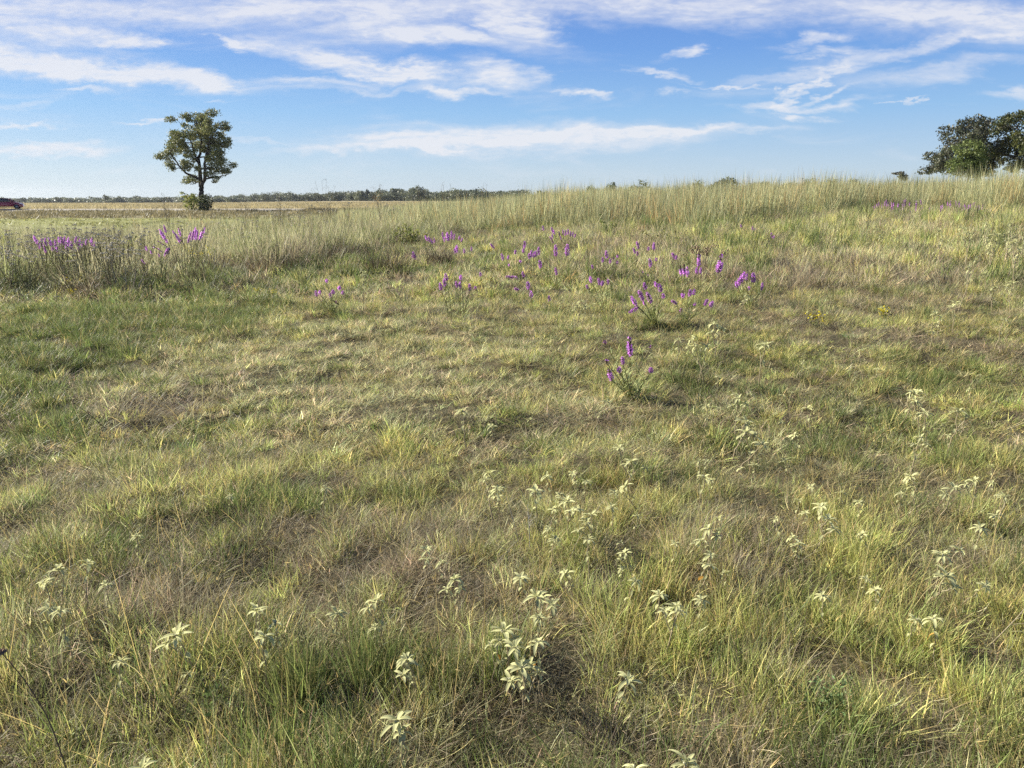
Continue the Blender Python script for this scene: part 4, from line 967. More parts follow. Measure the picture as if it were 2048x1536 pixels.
F_, H_, D_ = 'full', 'half', 'dark'
LIATRIS = [
    ('largest purple blazing star, bright spikes leaning left in the flower colony', (1312, 655), [(1262, 593, 1274, 613), (1259, 625, 1277, 614), (1278, 582, 1287, 602), (1294, 586, 1304, 608), (1288, 566, 1292, 579), (1309, 564, 1316, 576), (1318, 569, 1323, 584), (1326, 588, 1328, 597), (1286, 602, 1292, 611)]),
    ('purple blazing star fanned right, close beside the largest one', (1362, 655), [(1344, 601, 1354, 609), (1362, 618, 1362, 633), (1366, 581, 1365, 596, H_), (1380, 580, 1380, 593), (1389, 579, 1387, 591), (1391, 605, 1388, 612, H_), (1415, 599, 1409, 612), (1426, 603, 1419, 614)]),
    ('dense bright purple blazing star, farthest right of the vivid ones', (1496, 622), [(1488, 544, 1487, 559), (1477, 557, 1479, 572), (1471, 563, 1475, 575), (1483, 550, 1483, 566), (1506, 547, 1508, 566), (1525, 566, 1523, 581), (1498, 573, 1497, 581), (1494, 548, 1492, 561)]),
    ('purple blazing star with five round heads on pale upright stems', (1206, 626), [(1180, 553, 1183, 566), (1173, 570, 1176, 578), (1197, 557, 1199, 571), (1205, 562, 1204, 572), (1216, 559, 1216, 570)]),
    ('purple blazing star nearest the camera, one tall dark-tipped spike', (1262, 800), [(1259, 674, 1260, 714, H_), (1245, 714, 1246, 730), (1238, 734, 1239, 746), (1217, 736, 1224, 762, H_), (1302, 735, 1301, 746), (1207, 677, 1212, 690, D_), (1211, 717, 1214, 728, D_), (1300, 690, 1300, 697, D_)]),
    ('pinkish purple blazing star, three spikes under the brown seedhead plant', (1370, 592), [(1360, 530, 1363, 552, H_), (1368, 527, 1369, 553, H_), (1375, 533, 1375, 554, H_)]),
    ('tall pinkish blazing star with two stacked spikes, below brown seedheads', (1398, 590), [(1398, 505, 1397, 534, H_), (1394, 535, 1393, 549), (1402, 536, 1401, 549)]),
    ('purple blazing star with one dark long tip, right of brown seedheads', (1436, 585), [(1442, 508, 1438, 546, H_), (1434, 530, 1436, 546)]),
    ('blazing star with two small touching purple heads above the vivid clump', (1344, 552), [(1345, 506, 1349, 518), (1353, 511, 1351, 520)]),
    ('small purple blazing star with three heads, near the back of the colony', (1272, 540), [(1274, 484, 1277, 498), (1267, 496, 1270, 508), (1275, 503, 1275, 512)]),
    ('single upright purple spike with a side head, back row right of middle', (1304, 540), [(1308, 486, 1307, 501), (1297, 494, 1297, 501)]),
    ('dark and purple mixed blazing star over a green leafy tuft', (1220, 560), [(1212, 502, 1214, 517), (1205, 515, 1206, 525), (1220, 518, 1221, 527), (1235, 508, 1235, 516, H_), (1235, 522, 1234, 529), (1226, 513, 1228, 521, D_)]),
    ('fading purple blazing star with dark curled spikes above the largest clump', (1300, 575), [(1299, 518, 1302, 535), (1313, 516, 1312, 523), (1284, 539, 1287, 548, D_), (1296, 545, 1296, 554, D_)]),
    ('lone small purple head, left of the mixed dark blazing star', (1186, 566), [(1184, 530, 1186, 538)]),
    ('tall single purple spike on straight pale stem, left of a twin', (1112, 580), [(1111, 491, 1112, 514), (1111, 536, 1113, 551)]),
    ('tall single purple spike on a right-leaning pale stem', (1119, 578), [(1135, 490, 1133, 513)]),
    ('two purple spikes one above the other, centre of the flower colony', (1068, 622), [(1055, 564, 1058, 579), (1061, 582, 1064, 597)]),
    ('small single purple head low in the grass right of the stacked pair', (1099, 628), [(1098, 592, 1099, 603)]),
    ('vivid purple blazing star, three staggered spikes leaning left', (899, 640), [(891, 548, 894, 562), (888, 558, 890, 573), (880, 566, 883, 581)]),
    ('vivid purple blazing star with rounded heads, right of a staggered trio', (924, 640), [(921, 550, 922, 561), (912, 563, 914, 576), (919, 564, 921, 577), (939, 568, 940, 582), (951, 573, 951, 579)]),
    ('purple spike lying flat in the grass, centre of the colony', (1042, 572), [(1013, 553, 1036, 556)]),
    ('small flattened purple head below the lying spike', (1036, 602), [(1029, 577, 1038, 581)]),
    ('short stubby purple spike right of the lying one', (1050, 575), [(1045, 544, 1048, 554)]),
    ('tiny bluish purple head near a pale dry stalk', (963, 575), [(960, 545, 962, 553)]),
    ('purple blazing star with three scattered heads right of a leaning dark spike', (1012, 560), [(1003, 508, 1007, 521), (1017, 511, 1016, 520), (1018, 525, 1018, 533, H_)]),
    ('long dark-stemmed purple spike leaning steeply left', (1003, 545), [(981, 488, 989, 497), ]),
    ('purple head beside a dark bud, under the dense purple bunch', (1042, 548), [(1042, 517, 1040, 526, H_)]),
    ('pair of small pinkish heads left of the dense purple bunch', (1036, 540), [(1031, 500, 1031, 509), (1047, 497, 1046, 507)]),
    ('dense bunch of purple spikes behind the lying spike', (1066, 555), [(1063, 501, 1062, 515), (1068, 504, 1067, 516), (1058, 507, 1059, 518), (1077, 495, 1078, 510), (1072, 502, 1071, 514)]),
    ('thin upright pinkish spike above the dense purple bunch', (1049, 530), [(1049, 483, 1049, 497)]),
    ('slanting purple spike over straw coloured leaves', (1092, 578), [(1079, 521, 1082, 537)]),
    ('drooping purple spike with pale stems left of a steep leaning one', (912, 545), [(913, 491, 914, 506), (909, 497, 911, 507)]),
    ('pair of faint purple spikes in the back row left of middle', (937, 540), [(943, 494, 943, 503), (928, 498, 929, 507)]),
    ('faint purple heads low beside the dark grass tussock', (828, 532), [(826, 504, 827, 516), (830, 510, 830, 519)]),
    ('loose purple and dark blazing star alone at left of the lawn', (664, 630), [(631, 582, 634, 594), (639, 581, 640, 589), (653, 558, 654, 566), (660, 586, 661, 596), (666, 580, 666, 589), (678, 572, 679, 581), (686, 582, 685, 590), (664, 600, 678, 609, D_)]),
]
BACK = 'hazy lavender blazing stars at the back of the flower colony'
LIATRIS_BACK = [
    ((868, 515), [(850, 471, 855, 482), (857, 474, 860, 485), (862, 478, 865, 488), (868, 476, 869, 486)]),
    ((892, 512), [(885, 465, 886, 478), (889, 474, 889, 485), (894, 465, 895, 482), (898, 470, 897, 483)]),
    ((905, 510), [(903, 463, 903, 479), (909, 468, 908, 480), (920, 472, 917, 481), (925, 476, 922, 484)]),
    ((1130, 505), [(1103, 455, 1106, 466), (1107, 460, 1109, 470), (1118, 463, 1119, 472), (1126, 460, 1126, 471), (1131, 461, 1131, 472)]),
    ((1140, 505), [(1136, 459, 1136, 470), (1141, 463, 1141, 473), (1146, 464, 1145, 474), (1151, 468, 1149, 476), (1121, 472, 1122, 480)]),
    ((1105, 500), [(1085, 452, 1088, 461), (1100, 474, 1108, 487), (1104, 468, 1106, 478)]),
]
LEFTC = [
    ('blazing star with long thin purple spikes tilted left, in left brush', (372, 548), [(319, 460, 336, 487), (328, 451, 332, 466), (346, 463, 362, 487), (357, 454, 361, 473, H_), (352, 470, 368, 488, D_)]),
    ('blazing star with thin purple spikes fanned right toward the lone tree', (376, 545), [(382, 465, 375, 487), (391, 456, 390, 480), (411, 451, 398, 481, H_), (387, 462, 384, 482), (395, 462, 393, 481)]),
    ('bent blazing star with low purple tips and dark reaching spikes in left brush', (322, 552), [(314, 482, 334, 493, D_), (305, 492, 325, 504, D_), (287, 487, 296, 503, H_), (301, 501, 303, 508), (329, 511, 337, 494), (334, 508, 340, 496), (316, 508, 320, 514)]),
    ('small lone purple spike below the bent blazing star', (292, 552), [(283, 519, 290, 528)]),
    ('left half of the long row of purple spikes at left edge brush', (98, 545), [(67, 472, 74, 488), (71, 476, 76, 489), (83, 478, 84, 494), (97, 476, 102, 494), (101, 482, 106, 502), (76, 482, 80, 500), (90, 477, 92, 492), (88, 490, 92, 507, H_)]),
    ('middle of the long row of purple spikes at left edge brush', (124, 545), [(117, 474, 119, 491), (122, 474, 123, 491), (126, 478, 127, 492), (137, 476, 135, 503), (132, 488, 133, 503), (110, 480, 112, 500), (113, 487, 116, 505, H_), (129, 473, 129, 489)]),
    ('right end of the long row of purple spikes at left edge brush', (165, 545), [(152, 474, 150, 489), (173, 479, 171, 492), (143, 481, 142, 500, H_), (160, 478, 156, 498), (165, 482, 163, 493, H_), (180, 480, 185, 494), (183, 476, 184, 488), (190, 484, 188, 496)]),
]
for lab, b, sp in LIATRIS: blazing_star(lab, b, sp, 'blazing stars of the flower colony', 1.0, 1.1 if b[1] > 640 else (0.8 if b[1] > 600 else 0.4))
for b, sp in LIATRIS_BACK: blazing_star('hazy lavender blazing star at the back of the flower colony', b, sp, BACK, 0.8, 0.4)
for lab, b, sp in LEFTC: blazing_star(lab, (b[0], b[1] + 26), sp, 'blazing stars in the left brush', 0.66, 0.4)
_rp = np.random.default_rng(88)
for k in range(24):
    px = _rp.uniform(1745, 1985); py = 434 + _rp.uniform(-8, 4)
    yt = np.interp(px, [1745, 1800, 1900, 1985], [402, 398, 398, 412])
    sp = []
    for j in range(_rp.integers(4, 7)):
        a = px + _rp.uniform(-12, 12); t = yt + _rp.uniform(0, 26); sp.append((a, t, a + _rp.uniform(-2, 2), t + _rp.uniform(10, 15), 'half' if _rp.uniform() < .7 else 'full'))
    blazing_star('mauve blazing star among the tall grass at the right', (px, py), sp, 'mauve blazing stars in the tall grass', 0.5, 0.2)
for lab, b, sp in (('small pale purple blazing star, the left of two single ones on the open rise', (1503, 480), [(1505, 453, 1505, 461), (1509, 456, 1508, 463), (1481, 449, 1483, 455)]),
                   ('small pale purple blazing star, the right of two single ones on the open rise', (1545, 496), [(1543, 466, 1544, 475), (1548, 471, 1547, 478)])):
    blazing_star(lab, b, sp, None, 0.9, 0.3)

# ------------------------------------------------------------------ silver croton plants
def croton_leaf(mb, rng, o, az, L, W, pitch, droop, tone):
    n = 6; t = np.linspace(0, 1, n); p = np.array(o, float); pts = [p.copy()]
    for k in range(n - 1):
        a = pitch - droop * t[k]; p = p + np.array([math.cos(a) * math.cos(az), math.cos(a) * math.sin(az), math.sin(a)]) * L / (n - 1); pts.append(p.copy())
    pts = np.array(pts); side = np.array([-math.sin(az), math.cos(az), 0])
    w = W * 0.5 * np.sin(np.pi * np.clip(t * 0.92 + 0.06, 0, 1)) ** 0.75 + 0.0006
    V = []; C = []
    for k in range(n):
        up = np.array([0, 0, 1]) * w[k] * 0.35
        for s, col in ((-1, (0.82, 0.77, 0.43)), (-0.55, (0.48, 0.51, 0.23)), (0, (0.72, 0.69, 0.37)), (0.55, (0.48, 0.51, 0.23)), (1, (0.82, 0.77, 0.43))):
            V.append(pts[k] + side * w[k] * s + up * abs(s)); C.append(np.array(col) * tone)
    F = [(k * 5 + j, k * 5 + j + 1, (k + 1) * 5 + j + 1, (k + 1) * 5 + j) for k in range(n - 1) for j in range(4)]
    mb.add(V, F, C)

def whorl(rng, R, nl, tone):
    lv, fl = MB(), MB()
    a0 = rng.uniform(0, 6.28)
    for i in range(nl):
        croton_leaf(lv, rng, (0, 0, rng.uniform(-.006, .006)), a0 + i * 2 * np.pi / nl + rng.normal(0, .25), R * rng.uniform(.75, 1.15), R * rng.uniform(.19, .26), rng.uniform(.0, .9), rng.uniform(.9, 2.0), tone * rng.uniform(.88, 1.1))
    for i in range(3):
        croton_leaf(lv, rng, (0, 0, .008), rng.uniform(0, 6.28), R * rng.uniform(.35, .6), R * .17, rng.uniform(.5, 1.2), .5, tone * 1.05)
    for i in range(8):
        c = np.array([rng.normal(0, .006), rng.normal(0, .006), rng.uniform(.0, .012)]); s = rng.uniform(.002, .004)
        fl.tube([c - (0, 0, s), c - (0, 0, s * .5), c + (0, 0, s * .5), c + (0, 0, s)], [s * .2, s, s, s * .2], np.array((0.62, 0.60, 0.42)) * rng.uniform(.8, 1.1), 6)
    return lv, fl

CROT = {}
def croton_proto(key, rng, nh, tone, orange=False):
    r = thing('silver_croton', '-', 'plant', link=False); r.name = 'silver_croton_' + key
    st = MB(); H = 0.30
    heads = [np.array([0, 0, H])]
    if nh >= 2: heads.append(np.array([0.042, -0.015, H - 0.035]))
    if nh >= 3: heads.append(np.array([-0.036, -0.03, H - 0.05]))
    if nh >= 4: heads.append(np.array([0.02, -0.07, H - 0.09]))
    if nh == 5: heads.append(np.array([-0.085, 0.03, H - 0.02]))
    st.tube(curve_pts((0, 0, -.02), (0, 0, H), 0, 6, rng, .02), np.linspace(.0035, .0022, 6), (0.40, 0.33, 0.20), 6)
    for h in heads[1:]: st.tube(curve_pts((0, 0, H - .15), h, .02, 5, rng, .02), [.0022] * 5, (0.42, 0.36, 0.23), 5)
    kid('stem', st.mesh('croton_stem', M_STEM), r)
    for i, h in enumerate(heads):
        lv, fl = whorl(rng, .060 if i == 0 else .048, 8 if i == 0 else 6, tone)
        w = kid('leaf_whorl', lv.mesh('croton_whorl', M_WOOLLY), r); w.location = h
        KIDS.setdefault(w.name, [])
        f = kid('flower_cluster', fl.mesh('croton_flowers', M_WOOLLY), w)
    low = MB()
    for i in range(3):
        croton_leaf(low, rng, (0, 0, H - .06 - .03 * i), i * 2.3, .038, .014, -.3, 1.5, tone * .85)
    kid('stem_leaf', low.mesh('croton_low', M_WOOLLY), r)
    if orange:
        og = MB(); croton_leaf(og, rng, (0, 0, H - .07), -2.2, .055, .024, -.6, .9, 1.0)
        me = og.mesh('croton_orange', M_WOOLLY)
        a = me.attributes['col']; n = len(a.data); a.data.foreach_set('color', np.tile([0.60, 0.33, 0.08, 1], n).astype(np.float32))
        o = kid('withered_leaf', me, r); o['label'] = 'orange withered leaf'
    CROT.setdefault(nh if not orange else 'o', []).append(r)
_rc = np.random.default_rng(99)
for nh in (1, 2, 3, 4, 5):
    for k in range(3): croton_proto('%d%d' % (nh, k), _rc, nh, (1.0, .92, 1.08)[k])
croton_proto('o1', _rc, 2, .95, True); croton_proto('o2', _rc, 1, .95, True)

# px, py (top of plant), heads ('o' = with an orange leaf), size
CROTONS = [
    (852, 1094, 2, 1.0), (878, 1124, 1, .7), (916, 1150, 3, 1.0), (1052, 1137, 1, .9), (1176, 1090, 1, 1.05), (1281, 1102, 2, .9), (1243, 1148, 1, 1.0),
    (1086, 1180, 2, 1.15), (1078, 1222, 1, .9), (771, 1205, 2, 1.05), (751, 1256, 1, .8), (842, 1296, 3, 1.15), (983, 1283, 'o', 1.0), (1018, 1270, 2, 1.15), (1052, 1272, 1, 1.2),
    (1086, 1290, 'o', 1.15), (1056, 1312, 3, 1.1), (1041, 1345, 2, 1.0), (1220, 1342, 1, 1.15), (814, 1434, 1, 1.1), (811, 1475, 1, .9), (1335, 1212, 3, 1.05), (1325, 1540, 2, 1.1), (1270, 1546, 1, 1.1),
    (117, 1143, 2, 1.1), (157, 1140, 1, 1.05), (101, 1168, 1, .9), (73, 1216, 1, .8), (133, 1226, 1, 1.1), (222, 1172, 1, .9), (273, 1077, 1, .85), (390, 1256, 2, 1.1), (512, 1224, 2, 1.1), (556, 1236, 1, .9),
    (524, 1280, 1, 1.05), (660, 1210, 1, 1.0), (233, 1340, 1, 1.0), (359, 1364, 1, .7), (318, 1530, 1, 1.25),
    (1413, 816, 1, 1.0), (1473, 799, 3, 1.3), (1471, 838, 2, 1.2), (1473, 866, 1, 1.1), (1510, 862, 2, 1.1), (1630, 818, 1, 1.0), (1811, 782, 2, 1.2), (1847, 786, 2, 1.25), (1867, 822, 1, 1.1), (1908, 824, 2, 1.15),
    (1828, 876, 3, 1.2), (1849, 955, 2, 1.1), (1881, 966, 2, 1.1), (1957, 962, 2, 1.15), (2004, 996, 2, 1.1), (1657, 1016, 1, 1.1), (1637, 1032, 2, 1.05), (1450, 1044, 1, 1.0), (1427, 1062, 3, 1.05),
    (1374, 1089, 1, .8), (1394, 1111, 1, 1.0), (1387, 1132, 'o', 1.1), (1878, 1094, 1, 1.15), (1857, 1131, 2, 1.1), (1799, 990, 1, .8), (1956, 1048, 1, 1.0), (1400, 950, 1, .95), (1404, 930, 1, .85),
    (1891, 1250, 'o', 1.1), (1820, 1233, 1, .8), (1262, 898, 1, .95), (1262, 926, 2, .95), (1285, 969, 2, .95), (1110, 933, 1, .9), (982, 955, 2, 1.0), (1002, 972, 3, .95), (1076, 974, 1, 1.1), (1140, 1000, 5, 1.25),
    (1122, 1018, 1, .9), (1190, 1034, 4, 1.05), (1232, 1012, 1, 1.0), (1268, 1034, 1, .6), (632, 976, 1, 1.0), (415, 997, 1, .7), (452, 987, 1, .7), (935, 823, 2, 1.1), (1183, 798, 1, 1.0), (875, 832, 1, .6),
    (1433, 650, 3, 1.4), (1418, 676, 3, 1.4), (1397, 692, 2, 1.2), (1356, 681, 1, 1.1), (1523, 688, 2, 1.3), (1475, 588, 3, 1.2), (1870, 628, 2, 1.3), (1912, 605, 2, 1.2), (1990, 577, 2, 1.3), (2026, 568, 4, 1.4), (1930, 520, 3, 1.3),
    (1180, 610, 2, 1.1), (1155, 603, 3, 1.1), (1150, 620, 1, 1.1), (1167, 612, 1, 1.0), (1125, 575, 2, 1.1), (970, 565, 3, 1.2), (720, 545, 2, 1.2), (948, 600, 1, .9), (1880, 634, 1, 1.0), (2000, 640, 1, 1.1),
    (1745, 463, 2, 1.3), (1668, 481, 1, 1.1), (1890, 462, 4, 1.4), (1915, 452, 4, 1.3), (1940, 468, 3, 1.3), (1965, 460, 4, 1.4), (1985, 473, 4, 1.4), (2010, 455, 4, 1.4), (2025, 470, 5, 1.5), (2040, 462, 5, 1.5), (2015, 483, 4, 1.3), (2042, 486, 4, 1.4), (1975, 448, 3, 1.3), (2035, 445, 4, 1.3), (1855, 478, 2, 1.2), (1995, 490, 3, 1.2),
]
REG = [  # x0, y0, x1, y1, where
    (0, 1480, 2048, 1600, 'cut by the bottom edge'), (0, 1050, 300, 1300, 'in thin grass at lower left'), (300, 1180, 700, 1300, 'in tall green grass left of centre bottom'),
    (0, 1300, 700, 1480, 'in dead brown grass near bottom left corner'), (700, 1180, 900, 1480, 'left of the big silver clump'), (900, 1240, 1160, 1480, 'in the big silver clump'), (1160, 1180, 1400, 1480, 'right of the big silver clump'),
    (700, 1060, 1130, 1240, 'in grey dead grass above the big clump'), (1130, 1060, 1330, 1180, 'in yellow-green grass above the big clump'), (1330, 1040, 1480, 1160, 'in the tight group right of centre'), (1600, 1000, 1700, 1060, 'pair among brown grass at right'),
    (1780, 1060, 2048, 1300, 'low near the right edge'), (1780, 900, 2048, 1060, 'around the brown weeds near right edge'), (1600, 840, 1900, 900, 'alone in green grass at right'), (1600, 760, 2048, 840, 'in the upper right group'),
    (1380, 780, 1560, 880, 'right of the nearest blazing star'), (1380, 900, 1440, 1000, 'by the dark slanting gap'), (1230, 880, 1330, 1000, 'in the slanting trio at centre'), (940, 900, 1130, 990, 'in the centre left of the sprawling plant'),
    (1090, 990, 1300, 1050, 'at the sprawling centre plant'), (380, 960, 700, 1010, 'in the left centre lawn'), (860, 790, 1200, 850, 'in the bright lawn at centre'), (1340, 640, 1540, 700, 'below the vivid purple flowers'),
    (1100, 560, 1200, 630, 'among the middle purple flowers'), (700, 540, 1000, 610, 'by the left purple flowers'), (1440, 570, 1500, 600, 'under the right purple clump'), (1840, 500, 2048, 650, 'in brown grass far right'), (1640, 440, 1780, 500, 'alone on the open rise'), (1840, 440, 2048, 500, ''),
]
ORD = ['leftmost', 'second from left', 'third from left', 'fourth from left', 'fifth from left', 'sixth from left', 'seventh from left', 'eighth from left']
def build_crotons():
    rng = np.random.default_rng(123); reg = {}
    for c in CROTONS:
        for i, (x0, y0, x1, y1, w) in enumerate(REG):
            if x0 <= c[0] < x1 and y0 <= c[1] < y1: reg.setdefault(i, []).append(c); break
        else: reg.setdefault(-1, []).append(c)
    look = {1: 'single-headed', 2: 'two-headed', 3: 'three-headed', 4: 'bushy', 5: 'bushy sprawling', 'o': 'orange-leaved'}
    for i, lst in reg.items():
        lst = sorted(lst)
        for k, (px, py, nh, sz) in enumerate(lst):
            w = REG[i][4] if i >= 0 else 'in open grass'
            if w == '':
                lab, grp = 'pale silver croton in the crowded patch below tall grass at right', 'crowded pale crotons below the tall grass'
            else:
                lab = '%s%s silver croton %s%s' % ('small ' if sz < .85 else '', look[nh], w, '' if len(lst) == 1 else ', ' + (ORD[k] if k < len(lst) - 1 else 'rightmost'))
                grp = 'silver croton plants in the meadow'
            pr = CROT[nh][rng.integers(len(CROT[nh]))]
            h = 0.215 * sz * rng.uniform(.85, 1.05) * (1.0 if py > 960 else (1.2 if py > 760 else (1.4 if py > 560 else 2.3))); g = at(px, py, h)
            r = copy_tree(pr); r.name = 'silver_croton'; r.location = g; s = h / 0.30
            far = np.interp(g[1], [2, 5, 12, 20], [1.0, 1.02, 1.12, 1.35])
            hs_ = (0.25 * sz / 0.30) * (1.0 if py > 960 else 1.2) * far * rng.uniform(.75, 1.05); r.scale = (hs_, hs_, s); r.rotation_euler = (rng.normal(0, .16), rng.normal(0, .16), rng.uniform(0, 6.28))
            tag(r, lab, 'plant', grp)
    for k in range(62):
        px, py = rng.uniform(960, 2040), rng.uniform(0, 1) ** 1.15 * 480 + 720
        pr = CROT[1][rng.integers(3)]; h = .15 * rng.uniform(.8, 1.25); g = at(px, py, h); r = copy_tree(pr); r.name = 'silver_croton'; r.location = g
        z = rng.uniform(.45, .8); r.scale = (z, z, h / .30); r.rotation_euler = (rng.normal(0, .2), rng.normal(0, .2), rng.uniform(0, 6.28))
        tag(r, 'tiny young silver croton half buried in the right-hand turf', 'plant', 'tiny young crotons in the turf')
build_crotons()

# ------------------------------------------------------------------ other weeds and stalks
def build_weeds():
    rng = np.random.default_rng(7)
    # tan-topped weeds in the left brush
    protos = []
    for k in range(5):
        r = thing('tan_topped_weed', '-', 'weed', link=False); r.name = 'weed_proto_%d' % k
        st = MB(); H = .8; hds = []
        for j in range(rng.integers(3, 7)):
            e = np.array([rng.normal(0, .12), rng.normal(0, .12), H * rng.uniform(.75, 1.05)])
            p = curve_pts((rng.normal(0, .03), rng.normal(0, .03), -.02), e, 0, 6, rng, .02); st.tube(p, np.linspace(.005, .003, 6), (0.22, 0.19, 0.10), 4)
            hd = MB(); hds.append(hd)
            for i in range(14):                      # flat cluster of tan florets
                a = rng.uniform(0, 6.28); q = rng.uniform(0, .036) ; c = e + np.array([math.cos(a) * q, math.sin(a) * q, .024 - q * .55 + rng.uniform(0, .01)]); s = .009
                hd.tube([c - (0, 0, s), c, c + (0, 0, s * .7)], [s * .3, s, s * .3], np.array((0.74, 0.66, 0.48)) * rng.uniform(.7, 1.15), 5)
            for i in range(8):
                t = rng.uniform(.15, .85); b = p[int(t * 5)]; a = rng.uniform(0, 6.28); l = rng.uniform(.04, .09)
                d = np.array([math.cos(a), math.sin(a), .25]); w = np.array([-math.sin(a), math.cos(a), 0]) * .009
                st.add([b, b + d * l * .5 + w, b + d * l, b + d * l * .5 - w], [(0, 1, 2, 3)], np.array((0.15, 0.17, 0.06)) * rng.uniform(.7, 1.3))
        kid('stems', st.mesh('weed_stems', M_STEM), r); [kid('seed_head', hd.mesh('weed_head', M_DRY), r) for hd in hds]; protos.append(r)
    for k in range(120):
        px = rng.uniform(0, 260) if k < 45 else (rng.uniform(0, 700) if k < 105 else rng.uniform(560, 800))
        lo = np.interp(px, [0, 300, 450, 600, 700, 800], [455, 450, 425, 408, 400, 402]); hi = np.interp(px, [0, 300, 450, 600, 800], [520, 500, 470, 445, 425])
        py = lo + (hi - lo) * rng.uniform(0, 1) ** 1.4; h = rng.uniform(.62, .85)
        y = np.interp(py, [400, 430, 455, 475, 520], [34, 27, 17.5, 14.2, 12.2]) * rng.uniform(.94, 1.06)
        p = unproject(px, py, y); h = p[2] - float(terrain(p[0], p[1]))
        if h < .3: g = at(px, py, .6); h = .6
        else: g = np.array([p[0], p[1], p[2] - h])
        h = min(h, 1.25)
        r = copy_tree(protos[rng.integers(5)]); r.name = 'tan_topped_weed'; r.location = g; s = h / .8
        r.scale = (1.15, 1.15, s); r.rotation_euler = (0, 0, rng.uniform(0, 6.28))
        tag(r, 'weed with flat tan seed heads standing in the left brush', 'weed', 'tan-topped weeds in the left brush')
    # yellow-green leafy weeds and little goldenrods
    def leafy(name, lab, px, py, wpx, hpx, pal, n, cat='weed', size=.04, yel=None, ht=None):
        g = at(px, py); m = g[1] / F_PX * 1.02; W, H = wpx * m * .5, hpx * m
        r = thing(name, lab, cat, tuple(g)); st, lf = MB(), MB()
        for j in range(max(4, int(n / 22))):
            e = np.array([rng.uniform(-1, 1) * W, rng.normal(0, W * .5), H * rng.uniform(.6, 1.0)]); p = curve_pts((rng.normal(0, W * .25), rng.normal(0, W * .2), -.02), e, .03, 7, rng, .02)
            st.tube(p, np.linspace(.005, .002, 7), (0.20, 0.20, 0.08), 4)
            q = p[rng.integers(2, 7, 22)] + rng.normal(0, .03, (22, 3)); lf.add(*faces_at(rng, q, size, 2.0, .3, pal[rng.integers(len(pal))], .25))
            if yel is not None:
                q = p[rng.integers(5, 7, 14)] + rng.normal(0, .022, (14, 3)); yel.add(*faces_at(rng, q, .022, 1.3, .4, (0.62, 0.52, 0.045), .2))
        obj('stems', st.mesh('leafy_stems', M_STEM), r); obj('leaves', lf.mesh('leafy_leaves', M_BUSH), r)
        if yel is not None: obj('flowers', yel.mesh('yellow_flowers', M_PETAL), r)
    yg = [(0.27, 0.28, 0.08), (0.20, 0.23, 0.065), (0.33, 0.32, 0.11)]
    leafy('leafy_weed', 'pale yellow-green leafy weed patch behind the dark tussock', 822, 500, 90, 52, yg, 420)
    leafy('leafy_weed', 'upright yellow-green leafy weed in front of the tall grass', 1212, 478, 26, 44, yg, 130)
    leafy('leafy_weed', 'low yellow-green weed on the rise right of the upright one', 1310, 488, 60, 26, yg, 130)
    leafy('leafy_weed', 'yellow-green leafy weed between the two left purple groups', 250, 535, 60, 66, [(0.19, 0.21, 0.07), (0.24, 0.25, 0.09)], 200)
    leafy('leafy_weed', 'bright yellow-green weed standing at the far left edge', 5, 520, 30, 62, [(0.36, 0.37, 0.07), (0.28, 0.30, 0.07)], 110)
    leafy('leafy_weed', 'olive leafy weed rising against the sky on the skyline', 1397, 420, 26, 62, [(0.12, 0.15, 0.05), (0.16, 0.18, 0.07)], 120)
    leafy('leafy_weed', 'feathery green clump on the lawn near bottom right', 1650, 1430, 110, 60, [(0.17, 0.26, 0.10), (0.21, 0.30, 0.12)], 700, size=.007)
    leafy('leafy_weed', 'fern-like green sprig low at bottom left of centre', 430, 1440, 60, 50, [(0.20, 0.26, 0.10), (0.15, 0.21, 0.07)], 130, size=.012)
    for lab, px, py, w, h, n in (('goldenrod with bright yellow tops right of the left purple flowers', 400, 545, 34, 50, 100), ('goldenrod with yellow tops near the road-side brush, behind purple spikes', 362, 520, 26, 42, 66), ('low yellow-flowered sprig in the shaded left grass', 155, 580, 26, 30, 66),
                                 ('yellow flat-topped sprig on the right brown slope', 1630, 660, 36, 36, 88), ('small yellow sprig to the right of the flat-topped one', 1770, 645, 22, 26, 44), ('yellow sprig beside the green left grass, above the lone left blazing star', 535, 600, 40, 22, 66), ('tiny yellow weed low in front of pale dry stalks', 146, 600, 14, 20, 44),
                                 ('yellow-topped weed in the brush between purple groups', 262, 520, 12, 34, 44)):
        leafy('goldenrod', lab, px, py, w, h, [(0.30, 0.31, 0.12), (0.36, 0.35, 0.13)], n, 'flower', .018, MB())
    o = MB(); g = at(755, 425)
    r = thing('orange_weed', 'tall thin weed with an orange-yellow top against the far wood', 'weed', tuple(g)); m = g[1] / F_PX
    st = MB(); st.tube(curve_pts((0, 0, 0), (0, 0, 30 * m), 0, 5, rng, .01), [.008] * 5, (0.3, 0.22, 0.1), 4); q = rng.normal(0, 1, (70, 3)) * (4.5 * m, 4 * m, 5 * m) + (0, 0, 28 * m)
    obj('stem', st.mesh('orange_stem', M_STEM), r); obj('leaves', o.add(*faces_at(rng, q, .06, 1.6, .3, (0.62, 0.33, 0.05), .2)).mesh('orange_leaves', M_PETAL), r)
    # dry brown seed-head plant behind the vivid purple flowers
    g = at(1408, 560); m = g[1] / F_PX * 1.02
    r = thing('dry_seedhead_plant', 'spreading dry brown seedhead plant behind the vivid purple flowers', 'plant', tuple(g)); st, hd = MB(), MB()
